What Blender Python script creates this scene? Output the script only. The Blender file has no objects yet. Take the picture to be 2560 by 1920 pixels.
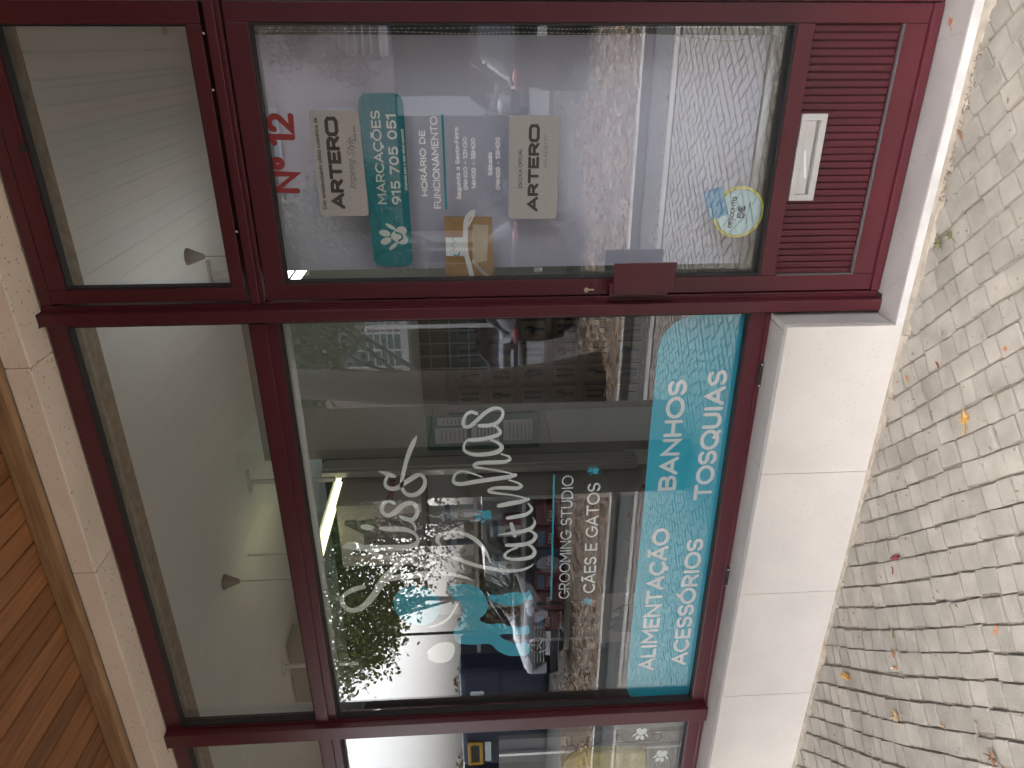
import bpy, bmesh, math, random
from mathutils import Vector, Matrix, noise
R = math.radians
random.seed(7)
sc = bpy.context.scene
COL = sc.collection
# World frame: X along the shop front (to the right), Y into the shop, Z up.
# Z = 0 is the photographer's eye height; the pavement lies at Z = G.
G = -1.475
# ------------------------------------------------------------------ camera
cam = bpy.data.cameras.new('camera')
cam.sensor_width = 36.0
cam.lens = 1790.0 / 2560.0 * 36.0
cam.clip_start = 0.02
cam.clip_end = 900
camo = bpy.data.objects.new('camera', cam)
COL.objects.link(camo)
ROT = Matrix(((0.00024118, 0.90201171, 0.43171149), (-0.0600669, 0.43094505, -0.90037677), (-0.99819432, -0.02571442, 0.05428498)))
ROT = ROT.transposed() if False else ROT
camo.matrix_world = Matrix.Translation((0, -2.35, 0)) @ ROT.to_4x4()
sc.camera = camo
# ------------------------------------------------------------------ light (overcast daylight)
SUN_EL, SUN_AZ = 38.0, 188.0       # sun veiled by cloud, in front of the shop
w = bpy.data.worlds.new('World'); sc.world = w; w.use_nodes = True
nt = w.node_tree
sky = nt.nodes.new('ShaderNodeTexSky'); sky.sky_type = 'NISHITA'; sky.sun_disc = False
sky.sun_elevation = R(SUN_EL); sky.sun_rotation = R(SUN_AZ); sky.air_density = 1.0; sky.dust_density = 9.0; sky.ozone_density = 1.0; sky.altitude = 100
hs = nt.nodes.new('ShaderNodeHueSaturation'); hs.inputs['Saturation'].default_value = 0.32   # cloud veil: greyer than a clear sky
nt.links.new(sky.outputs[0], hs.inputs['Color'])
bgn = nt.nodes['Background']; bgn.inputs['Strength'].default_value = 0.15
mxw = nt.nodes.new('ShaderNodeMix'); mxw.data_type = 'RGBA'; mxw.blend_type = 'MULTIPLY'; mxw.inputs[0].default_value = 1.0; mxw.inputs[7].default_value = (0.96, 0.99, 1.06, 1)
nt.links.new(hs.outputs[0], mxw.inputs[6]); nt.links.new(mxw.outputs[2], bgn.inputs['Color'])
sl = bpy.data.lights.new('sun', 'SUN'); sl.energy = 0.6; sl.angle = R(25); sl.color = (1.0, 0.96, 0.9)
so = bpy.data.objects.new('sun', sl); COL.objects.link(so)
d = Vector((math.sin(R(SUN_AZ)) * math.cos(R(SUN_EL)), math.cos(R(SUN_AZ)) * math.cos(R(SUN_EL)), math.sin(R(SUN_EL))))
so.rotation_euler = d.to_track_quat('Z', 'Y').to_euler()
sc.view_settings.view_transform = 'Standard'; sc.view_settings.look = 'None'
sc.view_settings.gamma = 1; sc.view_settings.use_curve_mapping = False
sc.view_settings.exposure = 3.12
sc.render.engine = 'CYCLES'
sc.cycles.max_bounces = 8; sc.cycles.diffuse_bounces = 4; sc.cycles.glossy_bounces = 4; sc.cycles.transparent_max_bounces = 12
sc.cycles.use_denoising = True
sc.cycles.caustics_reflective = False

# ------------------------------------------------------------------ materials
MATS = {}
def mat(name, col, rough=0.6, metal=0.0, spec=0.5, var=0.0, vscale=8.0, col2=None, bump=0.0, bscale=60.0, emit=None, coat=0.0, stretch=None, detail=4.0):
    if name in MATS: return MATS[name]
    m = bpy.data.materials.new(name); m.use_nodes = True
    n = m.node_tree.nodes; l = m.node_tree.links
    b = n['Principled BSDF']
    b.inputs['Base Color'].default_value = (*col, 1); b.inputs['Roughness'].default_value = rough
    b.inputs['Metallic'].default_value = metal; b.inputs['Specular IOR Level'].default_value = spec
    if coat: b.inputs['Coat Weight'].default_value = coat; b.inputs['Coat Roughness'].default_value = 0.08
    tc = n.new('ShaderNodeNewGeometry'); mp = n.new('ShaderNodeMapping'); l.new(tc.outputs['Position'], mp.inputs[0])
    if stretch: mp.inputs['Scale'].default_value = stretch
    if var or col2:
        nz = n.new('ShaderNodeTexNoise'); nz.inputs['Scale'].default_value = vscale; nz.inputs['Detail'].default_value = detail
        l.new(mp.outputs[0], nz.inputs['Vector'])
        rp = n.new('ShaderNodeValToRGB'); rp.color_ramp.elements[0].position = 0.3; rp.color_ramp.elements[1].position = 0.7
        c2 = col2 if col2 else tuple(min(1, c * (1 + var)) for c in col)
        c1 = col if col2 else tuple(c * (1 - var) for c in col)
        rp.color_ramp.elements[0].color = (*c1, 1); rp.color_ramp.elements[1].color = (*c2, 1)
        l.new(nz.outputs[0], rp.inputs[0]); l.new(rp.outputs[0], b.inputs['Base Color'])
    if bump:
        nb = n.new('ShaderNodeTexNoise'); nb.inputs['Scale'].default_value = bscale; nb.inputs['Detail'].default_value = 6
        l.new(mp.outputs[0], nb.inputs['Vector'])
        bp = n.new('ShaderNodeBump'); bp.inputs['Strength'].default_value = bump; bp.inputs['Distance'].default_value = 0.01
        l.new(nb.outputs[0], bp.inputs['Height']); l.new(bp.outputs[0], b.inputs['Normal'])
    if emit:
        b.inputs['Emission Color'].default_value = (*emit[:3], 1); b.inputs['Emission Strength'].default_value = emit[3]
    MATS[name] = m
    return m

def speckle(m, scale, thr, col, width=0.03, w2=None):
    """small dark flecks or pores on an existing material"""
    n = m.node_tree.nodes; l = m.node_tree.links; b = n['Principled BSDF']
    src = b.inputs['Base Color'].links[0].from_socket if b.inputs['Base Color'].is_linked else None
    tc = n.new('ShaderNodeNewGeometry'); nz = n.new('ShaderNodeTexNoise'); nz.inputs['Scale'].default_value = scale; nz.inputs['Detail'].default_value = 2
    mp = n.new('ShaderNodeMapping'); l.new(tc.outputs['Position'], mp.inputs[0]); l.new(mp.outputs[0], nz.inputs['Vector'])
    if w2: mp.inputs['Scale'].default_value = w2
    rp = n.new('ShaderNodeValToRGB'); rp.color_ramp.elements[0].position = thr; rp.color_ramp.elements[1].position = thr + width
    rp.color_ramp.elements[0].color = (0, 0, 0, 1); rp.color_ramp.elements[1].color = (1, 1, 1, 1)
    l.new(nz.outputs[0], rp.inputs[0])
    mx = n.new('ShaderNodeMix'); mx.data_type = 'RGBA'; l.new(rp.outputs[0], mx.inputs[0])
    if src: l.new(src, mx.inputs[6])
    else: mx.inputs[6].default_value = b.inputs['Base Color'].default_value
    mx.inputs[7].default_value = (*col, 1)
    l.new(mx.outputs[2], b.inputs['Base Color'])
    return m

def rnd_tint(m, amt=0.12):
    """per-object lightness variation"""
    n = m.node_tree.nodes; l = m.node_tree.links; b = n['Principled BSDF']
    oi = n.new('ShaderNodeObjectInfo'); mr = n.new('ShaderNodeMapRange'); mr.inputs[3].default_value = 1 - amt; mr.inputs[4].default_value = 1 + amt
    l.new(oi.outputs['Random'], mr.inputs[0])
    h = n.new('ShaderNodeHueSaturation'); l.new(mr.outputs[0], h.inputs['Value'])
    if b.inputs['Base Color'].is_linked: l.new(b.inputs['Base Color'].links[0].from_socket, h.inputs['Color'])
    else: h.inputs['Color'].default_value = b.inputs['Base Color'].default_value
    l.new(h.outputs[0], b.inputs['Base Color'])
    return m

def glass_mat(name, r0, tint=(0.982, 0.992, 0.986)):
    m = bpy.data.materials.new(name); m.use_nodes = True
    n = m.node_tree.nodes; l = m.node_tree.links
    n.remove(n['Principled BSDF'])
    lw = n.new('ShaderNodeLayerWeight'); lw.inputs[0].default_value = 0.5
    pw = n.new('ShaderNodeMath'); pw.operation = 'POWER'; pw.inputs[1].default_value = 5; l.new(lw.outputs['Facing'], pw.inputs[0])
    ma = n.new('ShaderNodeMath'); ma.operation = 'MULTIPLY_ADD'; ma.inputs[1].default_value = 1 - r0; ma.inputs[2].default_value = r0; l.new(pw.outputs[0], ma.inputs[0])
    t = n.new('ShaderNodeBsdfTransparent'); t.inputs[0].default_value = (*tint, 1)
    g = n.new('ShaderNodeBsdfGlossy'); g.inputs['Roughness'].default_value = 0.0; g.inputs[0].default_value = (1, 1, 1, 1)
    x = n.new('ShaderNodeMixShader'); l.new(ma.outputs[0], x.inputs[0]); l.new(t.outputs[0], x.inputs[1]); l.new(g.outputs[0], x.inputs[2])
    l.new(x.outputs[0], n['Material Output'].inputs[0])
    MATS[name] = m
    return m

M_glass = glass_mat('window_glass', 0.09)
M_red = mat('burgundy_paint', (0.080, 0.0125, 0.0185), 0.33, spec=0.5, var=0.10, vscale=3, bump=0.05, bscale=400)
M_redslat = mat('burgundy_slat_paint', (0.070, 0.011, 0.0165), 0.42, var=0.12, vscale=5, bump=0.12, bscale=300)
speckle(M_redslat, 70, 0.66, (0.17, 0.07, 0.07), 0.08, (1, 1, 3))
M_rub = mat('black_rubber', (0.02, 0.018, 0.018), 0.7, var=0.3, vscale=40)
M_stone = mat('white_limestone', (0.53, 0.495, 0.45), 0.75, var=0.06, vscale=5, bump=0.08, bscale=200)
speckle(M_stone, 170, 0.63, (0.45, 0.41, 0.37), 0.07, (1, 1, 0.7))
speckle(M_stone, 60, 0.755, (0.42, 0.39, 0.36), 0.04)
rnd_tint(M_stone, 0.03)
M_lint = mat('cream_limestone', (0.80, 0.68, 0.56), 0.8, var=0.05, vscale=5, bump=0.12, bscale=150)
speckle(M_lint, 70, 0.66, (0.36, 0.29, 0.23), 0.05, (1, 1, 2.2))
rnd_tint(M_lint, 0.03)
M_sill = mat('grey_sill_stone', (0.40, 0.375, 0.345), 0.65, var=0.08, vscale=6, bump=0.1, bscale=150)
speckle(M_sill, 90, 0.68, (0.25, 0.23, 0.21))
M_marble = mat('grey_marble_step', (0.285, 0.262, 0.245), 0.5, var=0.12, vscale=5, bump=0.05)
M_trim = mat('varnished_batten', (0.38, 0.23, 0.115), 0.5, col2=(0.22, 0.125, 0.06), vscale=9, stretch=(0.5, 3, 6), bump=0.2, bscale=30)
M_plank = mat('varnished_soffit_board', (0.34, 0.15, 0.058), 0.5, col2=(0.20, 0.083, 0.032), vscale=5, stretch=(9, 0.6, 1), bump=0.12, bscale=50, detail=8)
rnd_tint(M_plank, 0.28)
M_mort = mat('sandy_mortar', (0.36, 0.31, 0.25), 0.95, var=0.2, vscale=25, bump=0.6, bscale=180)
M_cob = mat('limestone_cobble', (0.262, 0.238, 0.200), 0.7, var=0.17, vscale=11, bump=0.25, bscale=120)
speckle(M_cob, 45, 0.68, (0.22, 0.195, 0.165), 0.08)
rnd_tint(M_cob, 0.10)
M_metal = mat('brushed_aluminium', (0.62, 0.61, 0.59), 0.42, metal=0.6, var=0.05, vscale=15)
M_brass = mat('lock_brass', (0.60, 0.50, 0.36), 0.3, metal=0.9)
M_white = mat('white_plastic', (0.80, 0.83, 0.83), 0.5)
M_blind = mat('lavender_blind_fabric', (0.62, 0.64, 0.79), 0.95, var=0.04, vscale=2, bump=0.1, bscale=500)
COLS = {
 'red': mat('red_vinyl', (0.27, 0.035, 0.035), 0.5), 'dark': mat('charcoal_print', (0.055, 0.048, 0.045), 0.5),
 'white': mat('white_vinyl', (0.72, 0.80, 0.76), 0.5), 'pale': mat('pale_vinyl', (0.88, 0.89, 0.90), 0.5),
 'navy': mat('navy_print', (0.03, 0.06, 0.13), 0.5), 'ice': mat('ice_white_vinyl', (0.86, 0.93, 0.95), 0.5),
 'cream': mat('mint_white_vinyl', (0.90, 0.96, 0.94), 0.5), 'teal': mat('turquoise_vinyl', (0.015, 0.46, 0.64), 0.45),
 'tealdk': mat('teal_plate', (0.012, 0.22, 0.27), 0.4)}
M_plate = mat('brushed_grey_plate', (0.38, 0.37, 0.35), 0.5, var=0.06, vscale=200)

# ------------------------------------------------------------------ mesh helpers
class MB:
    def __init__(s): s.v = []; s.f = []; s.mi = []
    def add(s, vs, fs, mi=0):
        o = len(s.v); s.v += [tuple(p) for p in vs]; s.f += [tuple(o + i for i in f) for f in fs]; s.mi += [mi] * len(fs); return s
    def box(s, x0, x1, y0, y1, z0, z1, mi=0):
        return s.add([(x0, y0, z0), (x1, y0, z0), (x1, y1, z0), (x0, y1, z0), (x0, y0, z1), (x1, y0, z1), (x1, y1, z1), (x0, y1, z1)],
              [(0, 3, 2, 1), (4, 5, 6, 7), (0, 1, 5, 4), (1, 2, 6, 5), (2, 3, 7, 6), (3, 0, 4, 7)], mi)
    def prism(s, pts, y0, y1, mi=0):
        """polygon in the X-Z plane (x, z), extruded from y0 (front) to y1; wound so the front looks to -Y"""
        a = sum(pts[i][0] * pts[(i + 1) % len(pts)][1] - pts[(i + 1) % len(pts)][0] * pts[i][1] for i in range(len(pts)))
        if a < 0: pts = pts[::-1]
        n = len(pts)
        vs = [(x, y0, z) for x, z in pts] + [(x, y1, z) for x, z in pts]
        fs = [tuple(range(n)), tuple(range(2 * n - 1, n - 1, -1))] + [(i, i + n, (i + 1) % n + n, (i + 1) % n) for i in range(n)]
        return s.add(vs, fs, mi)
    def cyl(s, p0, p1, r0, r1=None, n=12, mi=0, caps=True):
        r1 = r0 if r1 is None else r1
        p0 = Vector(p0); p1 = Vector(p1); d = (p1 - p0).normalized()
        u = d.orthogonal().normalized(); v = d.cross(u)
        vs = []
        for p, r in ((p0, r0), (p1, r1)):
            for i in range(n):
                a = 2 * math.pi * i / n
                vs.append(p + u * math.cos(a) * r + v * math.sin(a) * r)
        fs = [(i, (i + 1) % n, (i + 1) % n + n, i + n) for i in range(n)]
        if caps: fs += [tuple(range(n - 1, -1, -1)), tuple(range(n, 2 * n))]
        return s.add(vs, fs, mi)
    def tube(s, pts, r, n=6, mi=0):
        rs = r if isinstance(r, (list, tuple)) else [r] * len(pts)
        P = [Vector(p) for p in pts]; vs = []; fs = []
        u = None
        for i, p in enumerate(P):
            d = (P[min(i + 1, len(P) - 1)] - P[max(i - 1, 0)]).normalized()
            if u is None: u = d.orthogonal().normalized()
            u = (u - d * u.dot(d)).normalized(); v = d.cross(u)
            for k in range(n):
                a = 2 * math.pi * k / n
                vs.append(p + u * math.cos(a) * rs[i] + v * math.sin(a) * rs[i])
        for i in range(len(P) - 1):
            for k in range(n):
                a = i * n + k; b = i * n + (k + 1) % n
                fs.append((a, b, b + n, a + n))
        fs += [tuple(range(n - 1, -1, -1)), tuple(range((len(P) - 1) * n, len(P) * n))]
        return s.add(vs, fs, mi)
    def ball(s, c, r, n=8, m=5, mi=0):
        rx, ry, rz = r if isinstance(r, tuple) else (r, r, r)
        vs = [(c[0], c[1], c[2] - rz)]; fs = []
        for j in range(1, m):
            t = math.pi * j / m
            for i in range(n):
                a = 2 * math.pi * i / n
                vs.append((c[0] + rx * math.sin(t) * math.cos(a), c[1] + ry * math.sin(t) * math.sin(a), c[2] - rz * math.cos(t)))
        vs.append((c[0], c[1], c[2] + rz))
        for i in range(n):
            fs.append((0, 1 + (i + 1) % n, 1 + i))
            for j in range(m - 2):
                a = 1 + j * n + i; b = 1 + j * n + (i + 1) % n
                fs.append((a, b, b + n, a + n))
            fs.append((1 + (m - 2) * n + i, 1 + (m - 2) * n + (i + 1) % n, len(vs) - 1))
        return s.add(vs, fs, mi)
    def mesh(s, name, mats, smooth=False):
        me = bpy.data.meshes.new(name); me.from_pydata(s.v, [], s.f)
        for m in (mats if isinstance(mats, (list, tuple)) else [mats]): me.materials.append(m)
        if any(s.mi): me.polygons.foreach_set('material_index', s.mi)
        if smooth: me.polygons.foreach_set('use_smooth', [True] * len(me.polygons))
        me.update(); return me
    def build(s, name, mats, parent=None, bevel=0.0, smooth=False, loc=None, **props):
        me = s.mesh(name, mats, smooth)
        return link(name, me, parent, bevel, loc, **props)

def link(name, me, parent=None, bevel=0.0, loc=None, rot=None, scale=None, **props):
    o = bpy.data.objects.new(name, me); COL.objects.link(o)
    if parent is not None:
        o.parent = parent
    if loc: o.location = loc
    if rot: o.rotation_euler = rot
    if scale: o.scale = scale
    if bevel:
        b = o.modifiers.new('bevel', 'BEVEL'); b.width = bevel; b.segments = 2; b.limit_method = 'ANGLE'; b.angle_limit = R(40)
    for k, v in props.items(): o[k] = v
    return o
def thing(name, label, cat, loc=(0, 0, 0), rz=0.0, group=None):
    o = bpy.data.objects.new(name, None); COL.objects.link(o); o.empty_display_size = 0.1
    o.location = loc; o.rotation_euler = (0, 0, rz); o['label'] = label; o['category'] = cat
    if group: o['group'] = group
    return o
def copy_tree(o, parent=None):
    c = o.copy(); COL.objects.link(c)
    if parent is not None: c.parent = parent
    for ch in list(o.children): copy_tree(ch, c)
    return c

# ------------------------------------------------------------------ flat lettering made of rounded strokes
def E(cx, cy, rx, ry, a0, a1, n=None):
    n = n or max(4, int(abs(a1 - a0) / 18))
    return [(cx + rx * math.cos(R(a0 + (a1 - a0) * i / n)), cy + ry * math.sin(R(a0 + (a1 - a0) * i / n))) for i in range(n + 1)]
GL = {  # glyph: (advance, strokes); capital height 1
 'A': (.86, [[(.06, 0), (.43, 1), (.80, 0)], [(.18, .30), (.68, .30)]]),
 'B': (.78, [[(.1, 0), (.1, 1), (.42, 1)] + E(.42, .76, .24, .24, 90, -90, 8) + [(.1, .52)], [(.42, .52)] + E(.44, .26, .26, .26, 90, -90, 8) + [(.1, 0)]]),
 'C': (.84, [E(.48, .5, .42, .5, 48, 312, 18)]),
 'D': (.86, [[(.1, 0), (.1, 1), (.36, 1)] + E(.36, .5, .42, .5, 90, -90, 12) + [(.1, 0)]]),
 'E': (.68, [[(.62, 1), (.1, 1), (.1, 0), (.62, 0)], [(.1, .51), (.54, .51)]]),
 'F': (.64, [[(.60, 1), (.1, 1), (.1, 0)], [(.1, .5), (.52, .5)]]),
 'G': (.90, [E(.48, .5, .42, .5, 48, 335, 18) + [(.88, .46), (.56, .46)]]),
 'H': (.84, [[(.1, 0), (.1, 1)], [(.74, 0), (.74, 1)], [(.1, .5), (.74, .5)]]),
 'I': (.24, [[(.12, 0), (.12, 1)]]),
 'J': (.6, [[(.5, 1), (.5, .25)] + E(.28, .25, .22, .25, 0, -160, 8)]),
 'L': (.62, [[(.1, 1), (.1, 0), (.56, 0)]]),
 'M': (1.0, [[(.1, 0), (.12, 1), (.5, .35), (.88, 1), (.9, 0)]]),
 'N': (.86, [[(.1, 0), (.1, 1), (.76, 0), (.76, 1)]]),
 'O': (.98, [E(.49, .5, .43, .5, 90, 450, 24)]),
 'P': (.72, [[(.1, 0), (.1, 1), (.38, 1)] + E(.38, .72, .26, .28, 90, -90, 8) + [(.1, .44)]]),
 'Q': (.98, [E(.49, .5, .43, .5, 90, 450, 24), [(.6, .24), (.9, -.06)]]),
 'R': (.76, [[(.1, 0), (.1, 1), (.40, 1)] + E(.40, .73, .26, .27, 90, -90, 8) + [(.1, .46)], [(.40, .46), (.68, 0)]]),
 'S': (.72, [E(.36, .745, .27, .255, 30, 245, 12) + E(.36, .255, .28, .255, 70, -155, 12)]),
 'T': (.78, [[(.04, 1), (.74, 1)], [(.39, 1), (.39, 0)]]),
 'U': (.82, [[(.1, 1), (.1, .34)] + E(.41, .34, .31, .34, 180, 360, 10) + [(.72, 1)]]),
 'V': (.8, [[(.05, 1), (.4, 0), (.75, 1)]]), 'X': (.8, [[(.05, 1), (.72, 0)], [(.72, 1), (.05, 0)]]),
 'Y': (.8, [[(.05, 1), (.4, .5), (.75, 1)], [(.4, .5), (.4, 0)]]),
 '0': (.72, [E(.36, .5, .27, .5, 90, 450, 20)]), '1': (.42, [[(.05, .86), (.28, 1), (.28, 0)]]),
 '2': (.66, [E(.32, .71, .25, .29, 160, -35, 10) + [(.08, 0), (.6, 0)]]),
 '3': (.66, [E(.30, .74, .24, .26, 150, -75, 10) + [(.28, .52)], [(.28, .52), (.34, .52)] + E(.32, .26, .26, .26, 80, -150, 10)]),
 '4': (.70, [[(.46, 0), (.46, 1), (.06, .28), (.64, .28)]]), '5': (.66, [[(.56, 1), (.14, 1), (.11, .55)] + E(.32, .32, .26, .30, 115, -150, 12)]),
 '7': (.62, [[(.05, 1), (.58, 1), (.2, 0)]]), '8': (.68, [E(.34, .75, .22, .25, -90, 270, 14), E(.34, .26, .27, .26, 90, 450, 14)]),
 '9': (.68, [E(.33, .69, .26, .31, 0, 360, 16), [(.59, .69), (.57, .35), (.3, 0)]]),
 '€': (.74, [E(.46, .5, .33, .5, 55, 305, 14), [(.02, .6), (.5, .6)], [(.02, .4), (.5, .4)]]),
 'º': (.5, [E(.25, .80, .15, .2, 90, 450, 14)]), '-': (.42, [[(.08, .42), (.34, .42)]]), ' ': (.38, []),
 '(': (.3, [E(.42, .42, .32, .62, 125, 235, 6)]), ')': (.3, [E(-.12, .42, .32, .62, 55, -55, 6)]),
 'a': (.62, [[(.5, .7), (.5, 0)], E(.29, .35, .21, .35, 40, 320, 12)]), 'b': (.64, [[(.1, 1), (.1, 0)], E(.33, .35, .22, .35, 140, -140, 12)]),
 'c': (.56, [E(.32, .35, .23, .35, 50, 310, 10)]), 'd': (.64, [[(.52, 1), (.52, 0)], E(.3, .35, .22, .35, 40, 320, 12)]),
 'e': (.6, [[(.08, .37), (.52, .37)] + E(.3, .35, .22, .35, 5, 310, 12)]), 'f': (.4, [[(.38, 1), (.22, .95), (.18, .8), (.18, 0)], [(.04, .68), (.34, .68)]]),
 'g': (.64, [[(.52, .7), (.52, -.1)] + E(.3, -.1, .22, .2, 0, -140, 6), E(.3, .35, .22, .33, 40, 320, 12)]),
 'h': (.6, [[(.1, 1), (.1, 0)], [(.1, .45)] + E(.3, .48, .2, .22, 180, 0, 6) + [(.5, 0)]]), 'i': (.22, [[(.11, .7), (.11, 0)], [(.11, .93), (.11, .96)]]),
 'l': (.22, [[(.11, 1), (.11, 0)]]), 'm': (.9, [[(.1, .7), (.1, 0)], E(.27, .5, .17, .2, 180, 0, 6) + [(.44, 0)], E(.61, .5, .17, .2, 180, 0, 6) + [(.78, 0)]]),
 'n': (.6, [[(.1, .7), (.1, 0)], E(.3, .48, .2, .22, 180, 0, 6) + [(.5, 0)]]), 'o': (.62, [E(.31, .35, .23, .35, 90, 450, 16)]),
 'p': (.64, [[(.1, .7), (.1, -.3)], E(.33, .35, .22, .35, 140, -140, 12)]), 'r': (.4, [[(.1, .7), (.1, 0)], [(.1, .4), (.2, .62), (.36, .7)]]),
 's': (.5, [E(.25, .53, .17, .17, 30, 250, 7) + E(.25, .18, .18, .18, 70, -150, 7)]), 't': (.4, [[(.18, .95), (.18, .1), (.34, 0)], [(.03, .68), (.35, .68)]]),
 'u': (.6, [[(.1, .7), (.1, .22)] + E(.3, .22, .2, .22, 180, 360, 6) + [(.5, .7)], [(.5, .3), (.5, 0)]]), 'v': (.56, [[(.05, .7), (.28, 0), (.51, .7)]]),
 'x': (.54, [[(.05, .7), (.48, 0)], [(.48, .7), (.05, 0)]]), 'y': (.56, [[(.05, .7), (.28, 0)], [(.51, .7), (.18, -.3)]]), 'z': (.52, [[(.06, .7), (.46, .7), (.06, 0), (.48, 0)]]),
}
ACC = {'Ç': ('C', 'ced'), 'Ã': ('A', 'til'), 'Õ': ('O', 'til'), 'Á': ('A', 'acu'), 'Ó': ('O', 'acu'), 'á': ('a', 'acl'), 'é': ('e', 'acl'), 'ó': ('o', 'acl')}
def glyph(ch):
    if ch in ACC:
        b, k = ACC[ch]; a, st = GL[b]; m = a / 2
        ex = {'ced': [[(m + .02, 0), (m + .06, -.10), (m + .02, -.2), (m - .08, -.2)]],
              'til': [[(m - .18, 1.17), (m - .08, 1.24), (m + .06, 1.17), (m + .17, 1.25)]],
              'acu': [[(m - .02, 1.18), (m + .10, 1.32)]], 'acl': [[(m - .02, .86), (m + .10, 1.0)]]}[k]
        return a, st + ex
    return GL.get(ch, GL[' '])
def ribbon(mb, pts, ws, y, map2=lambda p: p, sub=1, mi=0):
    """flat stroke with round ends in the X-Z plane; pts 2D, ws half widths"""
    n = len(pts); L = []; Rr = []
    P = [Vector((p[0], p[1])) for p in pts]
    closed = (P[0] - P[-1]).length < 1e-5
    for i in range(n):
        a = P[i - 1] if i > 0 else (P[-2] if closed else P[i]); b = P[i + 1] if i < n - 1 else (P[1] if closed else P[i])
        d1 = (P[i] - a); d2 = (b - P[i])
        d1 = d1.normalized() if d1.length > 1e-9 else d2.normalized(); d2 = d2.normalized() if d2.length > 1e-9 else d1
        nn = (Vector((-d1.y, d1.x)) + Vector((-d2.y, d2.x)))
        nn = nn.normalized() if nn.length > 1e-3 else Vector((-d1.y, d1.x))
        k = 1 / max(0.45, nn.dot(Vector((-d1.y, d1.x))))
        L.append(P[i] + nn * ws[i] * k); Rr.append(P[i] - nn * ws[i] * k)
    th = 0.0003
    vs = [];
    for i in range(n): vs += [(L[i].x, y, L[i].y), (Rr[i].x, y, Rr[i].y)]
    fs = [(2 * i, 2 * i + 1, 2 * i + 3, 2 * i + 2) for i in range(n - 1)]
    mb.add(vs, fs, mi)
    if not closed:
        for i, q in ((0, 1), (n - 1, n - 2)):
            d = (P[i] - P[q]).normalized() if (P[i] - P[q]).length > 1e-9 else Vector((1, 0)); a0 = math.atan2(d.y, d.x); k = 6
            yy = y + 0.00006
            vs = [(P[i].x, yy, P[i].y)] + [(P[i].x + ws[i] * math.cos(a0 - math.pi / 2 + math.pi * j / k), yy, P[i].y + ws[i] * math.sin(a0 - math.pi / 2 + math.pi * j / k)) for j in range(k + 1)]
            mb.add(vs, [(0, j + 1, j + 2) for j in range(k)], mi)
def write(mb, s, p0, p1, h, wr, y, style='r', mi=0):
    adv = sum(glyph(c)[0] for c in s) + (.06 * (len(s) - 1))
    sx = math.hypot(p1[0] - p0[0], p1[1] - p0[1]) / adv
    ux = ((p1[0] - p0[0]) / (adv * sx), (p1[1] - p0[1]) / (adv * sx))
    hw = h * wr / 2 * (1.2 if h < .021 else 1)
    hh = h - 2 * hw
    x = 0.0; lay = 0
    ital = 0.35 if style == 'i' else 0.0
    for c in s:
        a, st = glyph(c)
        for q in st:
            pts = []
            for (gx, gy) in q:
                if style == 'w' and c in 'O': # squarish wide O
                    cx, cy = gx - .49, gy - .5
                    r = max(abs(cx) / .43, abs(cy) / .5, 1e-6); gx, gy = .49 + cx * (1 + (0.16 if abs(cx) / .43 > .4 and abs(cy) / .5 > .4 else 0)), .5 + cy * (1 + (0.16 if abs(cx) / .43 > .4 and abs(cy) / .5 > .4 else 0))
                px = (x + gx) * sx + ital * gy * h; pz = gy * hh + hw
                pts.append((p0[0] + ux[0] * px - ux[1] * pz, p0[1] + ux[1] * px + ux[0] * pz))
            ribbon(mb, pts, [hw] * len(pts), y - 0.00012 * (lay % 4)); lay += 1
        x += a + .06
def smooth_path(P, k=5):
    out = []
    n = len(P)
    for i in range(n - 1):
        a, b, c, d = P[max(i - 1, 0)], P[i], P[i + 1], P[min(i + 2, n - 1)]
        for j in range(k):
            t = j / k
            out.append(tuple(0.5 * (2 * b[q] + (c[q] - a[q]) * t + (2 * a[q] - 5 * b[q] + 4 * c[q] - d[q]) * t * t + (3 * b[q] - a[q] - 3 * c[q] + d[q]) * t ** 3) for q in range(len(b))))
    out.append(P[-1]); return out
def rrect(corners, r, n=5):
    """rounded polygon from 4 corners (x,z)"""
    out = []
    m = len(corners)
    for i in range(m):
        a = Vector(corners[i - 1]); b = Vector(corners[i]); c = Vector(corners[(i + 1) % m])
        p = b + (a - b).normalized() * r; q = b + (c - b).normalized() * r
        for j in range(n + 1):
            t = j / n; out.append(tuple((1 - t) ** 2 * p + 2 * t * (1 - t) * b + t * t * q))
    return out
def paw(mb, c, t, y, mi=0, s=1.0):
    c = Vector(c); d = Vector(t) - c; L = d.length * 1.0; d.normalize(); e = Vector((d.y, -d.x))
    def pt(u, v): return c + d * u * L * s + e * v * L * s
    pad = [(-.42, -.42), (-.50, -.2), (-.40, 0), (-.50, .2), (-.42, .42), (-.15, .46), (.12, .28), (.30, .12), (.34, 0), (.30, -.12), (.12, -.28), (-.15, -.46)]
    pad = smooth_path([pt(*p) for p in pad] + [pt(*pad[0])], 3)[:-1]
    mb.prism([tuple(p) for p in pad], y - .0003, y, mi)
    for u, v, a, b, th in ((.28, -.50, .26, .17, 25), (.62, -.20, .28, .18, 8), (.62, .20, .28, .18, -8), (.28, .50, .26, .17, -25)):
        pts = []
        for k in range(16):
            q = 2 * math.pi * k / 16; uu = a * math.cos(q); vv = b * math.sin(q)
            pts.append(tuple(pt(u + uu * math.cos(R(th)) - vv * math.sin(R(th)), v + uu * math.sin(R(th)) * -1 + vv * math.cos(R(th)))))
        mb.prism(pts, y - .0003, y, mi)
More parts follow.
